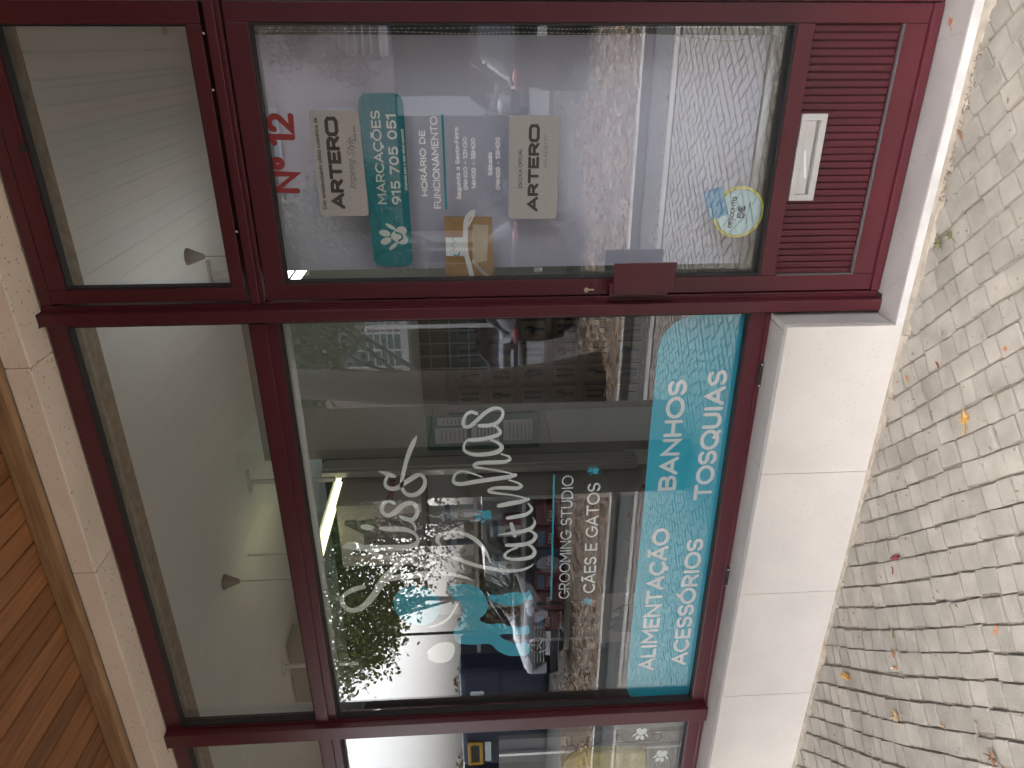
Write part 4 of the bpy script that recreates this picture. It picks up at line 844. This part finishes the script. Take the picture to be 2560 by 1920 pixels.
for i in range(5):
    t = thing('food_tin', ('dark blue' if i % 2 else 'red') + ' pet food tin, ' + ORD[i] + ' from the post on the upper shelves', 'tin', loc=(-2.95 - .2 * i, 1.66, -.30 if i % 2 == 0 else .02), group='tins on the shelving')
    MB().cyl((0, 0, .001), (0, 0, .12), .05, n=16).build('tin', M_bagb if i % 2 else M_bag, t)
# red crate at the bottom
MB().box(-3.6, -2.60, 1.2, 1.52, -1.443, -1.08).build('red_plinth', mat('wine_red_laminate', (.10, .012, .012), .45, var=.2, vscale=4), bevel=.01, label='wine red plinth on the floor below the shelving', category='plinth')
pp = thing('cat_poster', 'grey poster with several cat heads standing on the floor shelf', 'poster')
MB().box(-3.62, -3.2, 1.17, 1.18, -1.15, -.76).build('sheet', M_box, pp)
q = MB(); q.prism([(-3.55, -1.13), (-3.52, -.90), (-3.50, -.84), (-3.45, -.90), (-3.42, -.86), (-3.38, -.92), (-3.34, -.87), (-3.30, -.93), (-3.26, -1.13)], 1.166, 1.169); q.build('cat_heads', M_cat, pp)
# left bay: garment rack
gk = thing('yellow_garment', 'yellow pet coat hanging on a rack in the leftmost window', 'garment', loc=(-.47, 0, 0))
q = MB(); q.prism([(-3.62, -.52), (-3.5, -.46), (-3.30, -.47), (-3.22, -.60), (-3.24, -.95), (-3.7, -1.0), (-3.72, -.7)], .42, .47); q.build('cloth', mat('mustard_cloth', (.42, .33, .07), .85, var=.12, vscale=8, bump=.3, bscale=20), gk, .015)
q = MB(); q.tube([(-3.18, .44, -.45), (-3.18, .44, -1.02), (-3.15, .44, -1.04), (-3.12, .44, -1.02), (-3.12, .44, -.98)], .003, 6); q.build('hook', M_rub, gk)
rk = thing('garment_rack', 'grey panelled rack behind the yellow coat', 'rack')
MB().box(-5.2, -3.78, .6, .63, -1.443, -.1).build('panel', mat('rack_grey', (.16, .16, .14), .6), rk)
for x in (-3.9, -4.2): MB().box(x, x + .02, .58, .599, -1.443, -.1).build('upright', M_metal, rk)
# dark shelving behind the mullion side of the partition
# ================================================================== THE STREET (seen mirrored in the glass)
def strip(name, y0, y1, z, m, label=None):
    return MB().add([(-60, -y1, z), (40, -y1, z), (40, -y0, z), (-60, -y0, z)], [(0, 1, 2, 3)]).build(name, m, kind='structure')
M_asph = mat('dark_asphalt', (.055, .058, .052), .8, var=.15, vscale=30, bump=.3, bscale=200)
M_conc = mat('pale_concrete_road', (.36, .34, .32), .85, var=.12, vscale=3)
M_dirt = mat('leafy_dirt', (.16, .12, .09), .95, col2=(.24, .20, .16), vscale=14, detail=8, bump=.5, bscale=60)
M_kerb = mat('pale_kerb', (.42, .40, .36), .8, var=.1, vscale=6)
strip('road', 3.05, 3.9, G - .05, M_asph)
strip('verge', 3.9, 6.9, G - .045, M_dirt)
strip('parking_lane', 6.9, 10.9, G - .05, mat('parking_asphalt', (.20, .185, .17), .9, col2=(.13, .11, .09), vscale=5))
strip('street', 10.9, 21, G - .046, M_conc)
kb = thing('kerb', 'pale stone kerb edging the cobbled pavement', 'kerb'); kb['kind'] = 'structure'
for i in range(20):
    MB().box(-12 + i, -11.004 + i, -3.05, -2.93, G - .2, G + .004).build('kerb_stone', M_kerb, kb)
kb2 = MB().box(-60, 40, -3.97, -3.87, G - .2, G + .03).build('verge_edging', M_kerb, kind='structure')
MB().box(-60, 40, -10.98, -10.86, G - .2, G + .03).build('far_kerb', M_kerb, kind='structure')
# leaf litter
rl = random.Random(21)
M_lit = mat('dry_leaf_litter', (.36, .20, .09), .8, col2=(.50, .40, .29), vscale=1.7, detail=6)
mb = MB()
def litter(n, x0, x1, y0, y1, s0, s1):
    for i in range(n):
        x = rl.uniform(x0, x1); y = -rl.uniform(y0, y1); s = rl.uniform(s0, s1); a = rl.uniform(0, 6.28); h = rl.uniform(.0, .03); tz = rl.uniform(-.6, .6) * s
        ca, sa = math.cos(a) * s, math.sin(a) * s
        mb.add([(x + ca, y + sa, G - .035 + h + tz), (x - sa * .6, y + ca * .6, G - .03 + h), (x - ca, y - sa, G - .035 + h - tz * .3), (x + sa * .6, y - ca * .6, G - .022 + h)], [(0, 1, 2), (0, 2, 3)])
litter(9000, -13, 2.5, 4.0, 6.9, .02, .055); litter(2500, -12, 2, 6.9, 10.9, .03, .06); litter(500, -11, 2.5, 3.06, 3.3, .012, .03); litter(700, -12, 2, 10.9, 11.4, .03, .06)
mb.build('leaf_litter', M_lit, kind='stuff')
# column carrying the canopy
clm = thing('canopy_column', 'square grey stone-clad column carrying the outer edge of the wooden soffit', 'column')
M_col = mat('grey_column_stone', (.26, .26, .24), .8, var=.06, vscale=3, bump=.1)
for (z0, z1) in ((-1.474, -.52), (-.516, .30), (.304, 1.06), (1.064, 1.587)):
    MB().box(-2.87, -2.45, -2.35, -1.75, z0, z1).build('stone_slab', M_col, clm, .003)
# ------------------------------------------------------------------ cars
M_cgl = mat('car_glass', (.015, .018, .02), .04, spec=.9); M_tyre = mat('tyre_rubber', (.02, .02, .02), .8); M_chr = mat('chrome', (.75, .75, .76), .12, metal=1.0)
M_head = mat('headlamp', (.7, .72, .74), .1, spec=.9); M_tail = mat('tail_lamp', (.35, .015, .02), .15, spec=.8); M_blk = mat('black_trim', (.02, .02, .022), .5)
def car(name, label, paint, loc, rz, L=4.3, W=1.78, H=1.45, hatch=True, star=False, group='parked cars'):
    t = thing(name, label, 'car', loc=loc, rz=rz, group=group)
    h = L / 2; w = W / 2
    #      x,   belt z, roof z, belt half width, roof half width
    if hatch: ST = [(h, .42, .42, .80, .7), (h - .05, .66, .66, .88, .8), (h - .25, .78, .78, .94, .84), (h - .9, .92, .92, .98, .86), (h - 1.15, .96, .99, .99, .84), (h - 1.85, .98, H - .04, 1, .72), (h - 2.4, .98, H, 1, .70), (-h + .8, 1.0, H - .02, .99, .68), (-h + .38, 1.0, H - .10, .98, .66), (-h + .06, .98, 1.0, .94, .78), (-h, .90, .92, .92, .80), (-h + .04, .45, .46, .88, .76)]
    else: ST = [(h, .45, .45, .80, .7), (h - .05, .70, .70, .88, .8), (h - .25, .80, .80, .94, .84), (h - 1.0, .92, .92, .98, .86), (h - 1.35, .96, .99, .99, .84), (h - 2.05, .97, H - .04, 1, .70), (h - 2.6, .97, H, 1, .69), (-h + 1.35, .98, H - .06, 1, .67), (-h + .75, .99, 1.03, .98, .72), (-h + .1, .98, .99, .92, .8), (-h, .80, .82, .90, .8), (-h + .04, .45, .46, .86, .76)]
    ST = [(a, b, c, d_ * w, e * w) for a, b, c, d_, e in ST]
    ring_ = []
    for (x, zb, zr, wb, wr) in ST:
        zs = .22
        ring_.append([(x, -wb * .92, zs), (x, -wb, (zs + zb) / 2 + .02), (x, -wb * .97, zb), (x, -wr, max(zr - .05, zb)), (x, -wr * .75, zr), (x, 0, zr + .02), (x, wr * .75, zr), (x, wr, max(zr - .05, zb)), (x, wb * .97, zb), (x, wb, (zs + zb) / 2 + .02), (x, wb * .92, zs)])
    m = MB(); vs = [p for r in ring_ for p in r]; n = len(ring_[0])
    gl = MB(); fs = []; gf = []
    for i in range(len(ring_) - 1):
        for k in range(n - 1):
            f = (i * n + k, (i + 1) * n + k, (i + 1) * n + k + 1, i * n + k + 1)
            cab = ST[i][2] - ST[i][1] > .02 or ST[i + 1][2] - ST[i + 1][1] > .02
            tall = ST[i][2] > 1.2 and ST[i + 1][2] > 1.2
            side = k in (2, 7)
            scr = (3 <= k <= 6) and cab and not tall
            if (side and cab and (tall or 1)) or scr: gf.append(f)
            else: fs.append(f)
    fs.append(tuple(range(n - 1, -1, -1))); fs.append(tuple(range((len(ring_) - 1) * n, len(ring_) * n)))
    m.add(vs, fs); bd_ = m.build('body', paint, t, smooth=True)
    ms = bd_.modifiers.new('sub', 'SUBSURF'); ms.levels = 0; ms.render_levels = 0
    gl.add(vs, gf); gl.build('windows', M_cgl, t, smooth=True)
    # pillars
    pl = MB()
    for s in (-1, 1):
        for i in (4, 6, 8 if hatch else 7):
            a = ring_[i][2] if s < 0 else ring_[i][8]; b = ring_[min(i + 1, 7)][3] if s < 0 else ring_[min(i + 1, 7)][7]
            if i > 4: b = ring_[i][3] if s < 0 else ring_[i][7]
            pl.tube([(a[0], a[1] * 1.003, a[2]), (b[0], b[1] * 1.01, b[2] + .01)], .028, 6)
    pl.build('pillar', paint, t)
    for s in (-1, 1):
        for x in (h - .85, -h + .8):
            wl = MB(); wl.cyl((x, s * (w - .16), .31), (x, s * (w + .005), .31), .31, n=24); o = wl.build('wheel', M_tyre, t, .02)
            r_ = MB(); r_.cyl((x, s * (w + .006), .31), (x, s * (w + .012), .31), .215, n=24)
            for k in range(6):
                a = k * math.pi / 3; r_.box(0, 0, 0, 0, 0, 0)
            r_.build('rim', M_chr, o)
        q = MB(); q.ball((h - .18, s * (w * .72), .68), (.16, .20, .09), 12, 6); q.build('headlight', M_head, t, smooth=True)
        q = MB(); q.ball((-h + .07, s * (w * .78), .90), (.08, .19, .055), 12, 6); q.build('tail_light', M_tail, t, smooth=True)
        q = MB(); q.ball((h - 1.45, s * (w + .10), 1.0), (.09, .10, .07), 8, 5); q.build('mirror', paint, t, smooth=True)
        q = MB(); q.box(h - 1.3, -h + .5, min(s * w, s * (w + .006)), max(s * w, s * (w + .006)), .955, .97); q.build('waist_strip', M_chr, t)
    q = MB(); q.box(h - .03, h + .02, -.42, .42, .45, .66); g_ = q.build('grille', M_blk, t, .01)
    q = MB()
    for k in range(4): q.box(h + .021, h + .03, -.40, .40, .475 + k * .05, .485 + k * .05)
    q.build('grille_bar', M_chr, g_)
    q = MB(); q.box(h - .05, h + .015, -.62, .62, .24, .36); q.build('lower_intake', M_blk, t, .02)
    q = MB(); q.box(h + .016, h + .024, -.26, .26, .37, .45); q.build('number_plate', M_white, t)
    q = MB(); q.box(-h - .012, -h + .03, -.26, .26, .55, .66); q.build('number_plate', M_white, t)
    if star:
        q = MB(); P = [(h + .045, .16 * math.cos(a * math.pi / 12), .56 + .16 * math.sin(a * math.pi / 12)) for a in range(25)]
        q.tube(P, .012, 6)
        for k in range(3):
            a = R(90 + 120 * k); q.tube([(h + .045, 0, .56), (h + .045, .15 * math.cos(a), .56 + .15 * math.sin(a))], [.022, .005], 6)
        q.build('emblem', M_chr, t, smooth=True)
    return t
P_blk = mat('black_car_paint', (.012, .013, .016), .12, spec=.6, coat=1.0); P_sil = mat('silver_car_paint', (.30, .31, .32), .25, metal=.6, coat=1.0)
P_gry = mat('grey_car_paint', (.14, .15, .17), .25, metal=.5, coat=1.0); P_dk = mat('dark_graphite_paint', (.03, .033, .036), .12, metal=.3, coat=1.0)
GR = G - .05
up, dn = R(90), R(-90)     # nose towards the shop = +Y
car('parked_car', 'black hatchback parked tail to the shop, mirrored in the right of the door glass', P_blk, (.32, -6.95 - 2.15, GR), dn)
car('parked_car', 'black hatchback parked tail to the shop, mirrored beside the door mullion', P_blk, (-3.02, -6.95 - 2.15, GR), dn)
car('parked_car', 'dark graphite car with star emblem parked nose to the shop, mirrored in the big window', P_dk, (-8.9, -6.3 - 2.2, GR), up, L=4.4, H=1.42, star=True)
car('parked_car', 'silver saloon facing the shop across the street, mirrored behind the tree trunk', P_sil, (-8.0, -18.2, G - .046), up, L=4.5, hatch=False)
car('parked_car', 'grey saloon facing the shop across the street, mirrored in the door glass', P_gry, (-.75, -18.0, G - .046), up, L=4.4, hatch=False)
car('parked_car', 'dark grey hatchback across the street left of the tree trunk, mirrored in the window', P_gry, (-13.0, -18.0, G - .046), up)
# ------------------------------------------------------------------ apartment building
bld = thing('apartment_building', 'pink tiled apartment building with white balconies across the street, mirrored in the glass', 'building')
mt = bpy.data.materials.new('pink_tile'); mt.use_nodes = True
n = mt.node_tree.nodes; l = mt.node_tree.links
tc = n.new('ShaderNodeTexCoord'); mp = n.new('ShaderNodeMapping'); mp.inputs['Rotation'].default_value = (R(90), 0, 0); l.new(tc.outputs['Object'], mp.inputs[0])
br = n.new('ShaderNodeTexBrick'); br.offset = 0; br.inputs['Color1'].default_value = (.40, .30, .27, 1); br.inputs['Color2'].default_value = (.37, .28, .25, 1); br.inputs['Mortar'].default_value = (.22, .16, .15, 1)
br.inputs['Scale'].default_value = 1; br.inputs['Mortar Size'].default_value = .012; br.inputs['Brick Width'].default_value = .27; br.inputs['Row Height'].default_value = .27
l.new(mp.outputs[0], br.inputs[0]); l.new(br.outputs[0], n['Principled BSDF'].inputs['Base Color']); n['Principled BSDF'].inputs['Roughness'].default_value = .6
BYY = -20
MB().box(-17.2, 16, BYY - .4, BYY, 2.05, 15).build('wall', mt, bld)
M_bw = mat('white_balcony_slab', (.55, .53, .52), .7, var=.06, vscale=3); M_fr = mat('white_window_frame', (.62, .64, .65), .5); M_gg = mat('green_window_glass', (.10, .17, .15), .08, spec=.8)
M_dkg = mat('dark_garage', (.07, .07, .075), .9, var=.2, vscale=1.5)
def bwin(x0, x1, z0, z1, split=1):
    o = MB(); ring(o, x0, x1, z0, z1, .07, BYY + .002, BYY + .06)
    o = o.build('window', M_fr, bld)
    MB().box(x0 + .07, x1 - .07, BYY + .001, BYY + .02, z0 + .07, z1 - .07).build('pane', M_gg, o)
    for k in range(split): 
        xx = x0 + (x1 - x0) * (k + 1) / (split + 1); MB().box(xx - .04, xx + .04, BYY + .021, BYY + .05, z0 + .07, z1 - .07).build('mullion', M_fr, o)
def balc(x0, x1, zt, wins):
    s = MB().box(x0, x1, BYY + .003, BYY + 1.1, zt - .24, zt).build('balcony', M_bw, bld)
    q = MB()
    for k in range(5):
        z = zt + .22 + k * .21; q.cyl((x0 + .02, BYY + 1.05, z), (x1 - .02, BYY + 1.05, z), .022, n=6); q.cyl((x0 + .02, BYY + 1.05, z), (x0 + .02, BYY + .01, z), .018, n=6)
    q.build('railing', M_fr, s)
    for a, b in wins: bwin(a, b, zt + .02, zt + 2.15, 1)
for zt in (2.27, 4.87, 7.6):
    balc(-.37, 5.5, zt, ((.6, 2.4), (3.2, 5.0)))
    balc(-10.45, -7.0, zt, ((-10.0, -8.7), (-8.5, -7.3)))
    balc(-16.0, -12.3, zt - (.25 if zt > 3 else 0), ((-15.5, -14.0), (-13.7, -12.5)))
for z in (3.18, 5.45, 8.0): bwin(-3.13, -1.74, z, z + .85, 1); bwin(-5.9, -4.8, z, z + .85, 1)
MB().box(-17.2, 16, BYY - 4.4, BYY - 4.2, G - .04, 2.04).build('garage_wall', M_dkg, bld)
MB().box(-17.2, 16, BYY - 4.2, BYY, 2.0, 2.045).build('garage_ceiling', M_dkg, bld)
for x in (-1.97, -6.0, -11.5, 3.0, -16.6): MB().box(x, x + .52, BYY - .5, BYY - .01, G - .04, 1.995).build('pillar', M_bw, bld)
gf_ = MB()
for k in range(9): gf_.box(-11.0 + k * .5, -10.96 + k * .5, BYY - 2.0, BYY - 1.95, G, 1.95)
for z in (-.6, .1, .8, 1.5): gf_.box(-11.0, -6.9, BYY - 1.94, BYY - 1.9, z, z + .04)
gf_.build('glazing_bars', M_fr, bld)
MB().box(-11, -6.9, BYY - 2.1, BYY - 2.02, G, 1.95).build('shop_glass', M_gg, bld)
# ------------------------------------------------------------------ containers, lamp post, waste bins
M_nav = mat('navy_container', (.014, .020, .055), .35, var=.1, vscale=3)
def container(name, label, x0, x1, lab):
    t = thing(name, label, 'recycling container', group='navy recycling containers')
    MB().box(x0, x1, -10.2, -9.0, G - .04, .47).build('body', M_nav, t, .12)
    MB().box(x0 + .02, x1 - .02, -8.995, -8.97, -.42, -.40).build('seam', M_rub, t)
    if lab: 
        MB().prism(rrect([(x0 + .35, .24), (x0 + .95, .24), (x0 + .95, -.06), (x0 + .35, -.06)], .03), 0, .005).build('label', COLS['white'], t).location = (0, -8.985, 0)
    else:
        q = MB(); ring(q, x0 + .12, x0 + .88, -.02, .34, .09, -8.99, -8.93); o = q.build('opening_frame', mat('yellow_plastic', (.60, .33, .03), .4), t, .03)
        MB().box(x0 + .2, x0 + .8, -8.985, -8.975, .06, .27).build('opening', M_blk, o)
        MB().box(x0 + .2, x0 + .85, -8.99, -8.98, -.2, -.06).build('label', COLS['white'], t)
container('recycling_container', 'navy recycling container with a white label, mirrored at the left of the big window', -13.95, -12.45, True)
container('recycling_container', 'navy recycling container with a yellow framed opening, mirrored in the leftmost window', -15.5, -14.15, False)
container('recycling_container', 'navy recycling container furthest along the row, mostly cut by the photo edge', -17.0, -15.7, False)
MB().cyl((-5.5, -12, G - .05), (-5.5, -12, 3.2), .05, .04, n=10).build('lamp_post', M_metal, label='slim grey street lamp post in front of the apartment building', category='lamp post')
t = thing('street_lamp', 'slim street lamp on the left beyond the graphite car', 'lamp post')
MB().cyl((-15.2, -13, G - .1), (-15.2, -13, 2.4), .05, .035, n=8).build('post', M_rub, t); MB().box(-15.6, -15.0, -13.08, -12.92, 2.4, 2.47).build('lamp_head', M_rub, t)
bn = thing('wheelie_bin', 'dark green waste bin beside the street lamp behind the graphite car', 'bin')
MB().box(-13.3, -12.75, -12.6, -12.0, G - .04, -.45).build('body', M_rub, bn, .04); MB().box(-13.34, -12.7, -12.64, -11.96, -.44, -.37).build('lid', M_rub, bn, .03)
# ------------------------------------------------------------------ trees
M_bark = mat('rough_bark', (.085, .07, .055), .95, col2=(.14, .12, .10), vscale=10, stretch=(3, 3, .6), bump=1.0, bscale=25)
def leafm(nm, c1, c2):
    m = mat(nm, c1, .6, col2=c2, vscale=1.3, detail=6); return m
LG = leafm('green_foliage', (.06, .12, .025), (.13, .19, .045)); LY = leafm('olive_autumn_foliage', (.13, .18, .03), (.28, .27, .06)); LR = leafm('reddish_foliage', (.12, .04, .035), (.20, .09, .06)); LD = leafm('dark_green_foliage', (.07, .15, .03), (.15, .23, .055)); LB = leafm('brown_hedge_foliage', (.12, .085, .045), (.22, .17, .09))
def crown(mb, blobs, n, s, r):
    tot = sum(b[3] * b[4] * b[5] for b in blobs)
    for (cx_, cy_, cz_, rx, ry, rz) in blobs:
        k = int(n * rx * ry * rz / tot)
        subs = []
        for i in range(max(6, k // 45)):
            while True:
                p = Vector((r.uniform(-1, 1), r.uniform(-1, 1), r.uniform(-1, 1)))
                if .25 < p.length < 1: break
            subs.append(Vector((cx_ + p.x * rx, cy_ + p.y * ry, cz_ + p.z * rz)))
        for i in range(k):
            c = r.choice(subs); sp = .20 * (rx + rz) / 2 + .05
            p = c + Vector((r.gauss(0, sp), r.gauss(0, sp), r.gauss(0, sp * .7)))
            a = Vector((r.gauss(0, 1), r.gauss(0, 1), r.gauss(0, 1))).normalized(); b = a.orthogonal().normalized() ; c2 = a.cross(b)
            q = s * r.uniform(.6, 1.2)
            mb.add([p + b * q, p + c2 * q * .6, p - b * q, p - c2 * q * .6], [(0, 1, 2, 3)])
def tree(name, label, base, top, r0, blobs, n, s, m, seed, limbs=5, group=None):
    r = random.Random(seed); t = thing(name, label, 'tree', group=group)
    q = MB(); P = []
    for i in range(9):
        k = i / 8; P.append((base[0] + (top[0] - base[0]) * k + r.uniform(-.05, .05) * (i > 0), base[1] + (top[1] - base[1]) * k + r.uniform(-.05, .05) * (i > 0), base[2] + (top[2] - base[2]) * k))
    q.tube(P, [r0 * (1.9 if i == 0 else 1.15 if i == 1 else 1 - .05 * i) for i in range(9)], 14)
    tr = q.build('trunk', M_bark, t, smooth=True)
    q = MB()
    for i in range(limbs):
        b = blobs[i % len(blobs)]; st = P[5 + i % 4]; e = (b[0] + r.uniform(-.4, .4) * b[3], b[1] + r.uniform(-.4, .4) * b[4], b[2] + r.uniform(-.5, .5) * b[5])
        mid = ((st[0] + e[0]) / 2 + r.uniform(-.2, .2), (st[1] + e[1]) / 2, (st[2] + e[2]) / 2 + .2)
        q.tube(smooth_path([st, mid, e], 4), [r0 * .4 * (1 - j / 9.5) for j in range(9)], 6)
    q.build('limb', M_bark, t)
    q = MB(); crown(q, blobs, n, s, r); q.build('crown', m, t)
    return t
tree('plane_tree', 'big rough-barked tree close to the pavement, its trunk mirrored in the big window', (-3.75, -5.25, G - .05), (-3.62, -5.25, 3.6), .235, [(-3.7, -5.6, 5.6, 2.6, 2.0, 1.6)], 5000, .09, LG, 1)
tree('street_tree', 'green street tree mirrored in the upper right of the big window', (-6.6, -11.6, G - .05), (-6.4, -11.6, 2.6), .13, [(-5.7, -11.8, 3.6, 1.2, 1.0, 1.2), (-4.4, -12.0, 3.9, 1.4, 1.0, 1.1), (-7.0, -12, 4.4, 1.3, 1.0, 1.0)], 9000, .085, LG, 2)
tree('maple_tree', 'olive and yellow maple mirrored against the white sky in the big window', (-13.4, -12.2, G - .05), (-13.2, -12.2, 1.7), .085, [(-13.7, -12.2, 3.9, 2.3, 1.3, 1.4), (-13.0, -12.2, 2.5, 1.5, 1.0, 1.0), (-15.4, -12.3, 4.2, 1.0, .9, 1.0), (-14.7, -12.3, 2.8, .8, .7, .7)], 10500, .075, LY, 3, 8)
tree('maple_tree', 'dark green maple mirrored behind the pale script lettering', (-10.2, -10.5, G - .05), (-10.1, -10.6, 2.2), .09, [(-9.2, -10.8, 3.6, 1.7, 1.0, 1.5), (-10.7, -10.8, 3.6, 1.2, .9, 1.1), (-8.4, -10.8, 2.7, 1.1, .8, .9)], 9500, .075, LD, 4, 8)
tree('street_tree', 'sparse reddish tree mirrored to the right of the olive maple', (-13.0, -15.5, G - .05), (-13.2, -15.5, 1.0), .07, [(-13.6, -15.6, 1.7, 1.7, .9, 1.2)], 2600, .065, leafm('mixed_red_olive_foliage', (.14, .07, .045), (.10, .10, .05)), 5, 9)
tree('balcony_shrub', 'red-leaved shrub trailing over the pink building balconies', (-.4, -18.6, 2.2), (-.4, -18.6, 3.4), .04, [(-.5, -18.6, 3.1, .6, .4, .8), (.4, -18.6, 4.9, .9, .4, .9), (1.4, -18.6, 3.4, 1.0, .4, 1.0)], 3200, .07, LR, 6, 4)
tree('street_tree', 'dusty green tree mirrored in the left of the door glass', (-5.0, -17.0, G - .05), (-5.0, -17, 2.2), .1, [(-5.0, -17, 3.4, 1.7, 1.2, 1.5), (-3.7, -17, 2.7, .9, .8, .8), (-6.0, -17, 2.0, .9, .8, .8)], 8000, .08, leafm('dusty_foliage', (.09, .12, .06), (.15, .17, .10)), 7, 6)
# ivy bank and far greenery
hb_ = MB(); rh = random.Random(31)
for i in range(14000):
    x = rh.uniform(-34, -15.5); z = G + abs(rh.betavariate(1.3, 1.1)) * (2.1 + .35 * math.sin(x * 1.3) + .2 * math.sin(x * 4.1)); y = -17.5 - rh.uniform(0, .8)
    a = Vector((rh.gauss(0, 1), rh.gauss(0, 1) + .8, rh.gauss(0, 1))).normalized(); b = a.orthogonal().normalized(); c = a.cross(b); s = rh.uniform(.04, .12); p = Vector((x, y, z))
    hb_.add([p + b * s, p + c * s * .6, p - b * s, p - c * s * .6], [(0, 1, 2, 3)])
hb_.build('ivy_bank', LB, label='brown-green ivy bank along the far side of the street', category='hedge', kind='stuff')
MB().box(-36, -15.5, -18.6, -18.1, G - .1, .45).build('bank_core', LB, kind='structure')
MB().box(-36, -17.3, -17.3, -17.0, G - .1, -1.0).build('low_retaining_wall', M_kerb, label='low pale retaining wall at the foot of the ivy bank', category='wall')
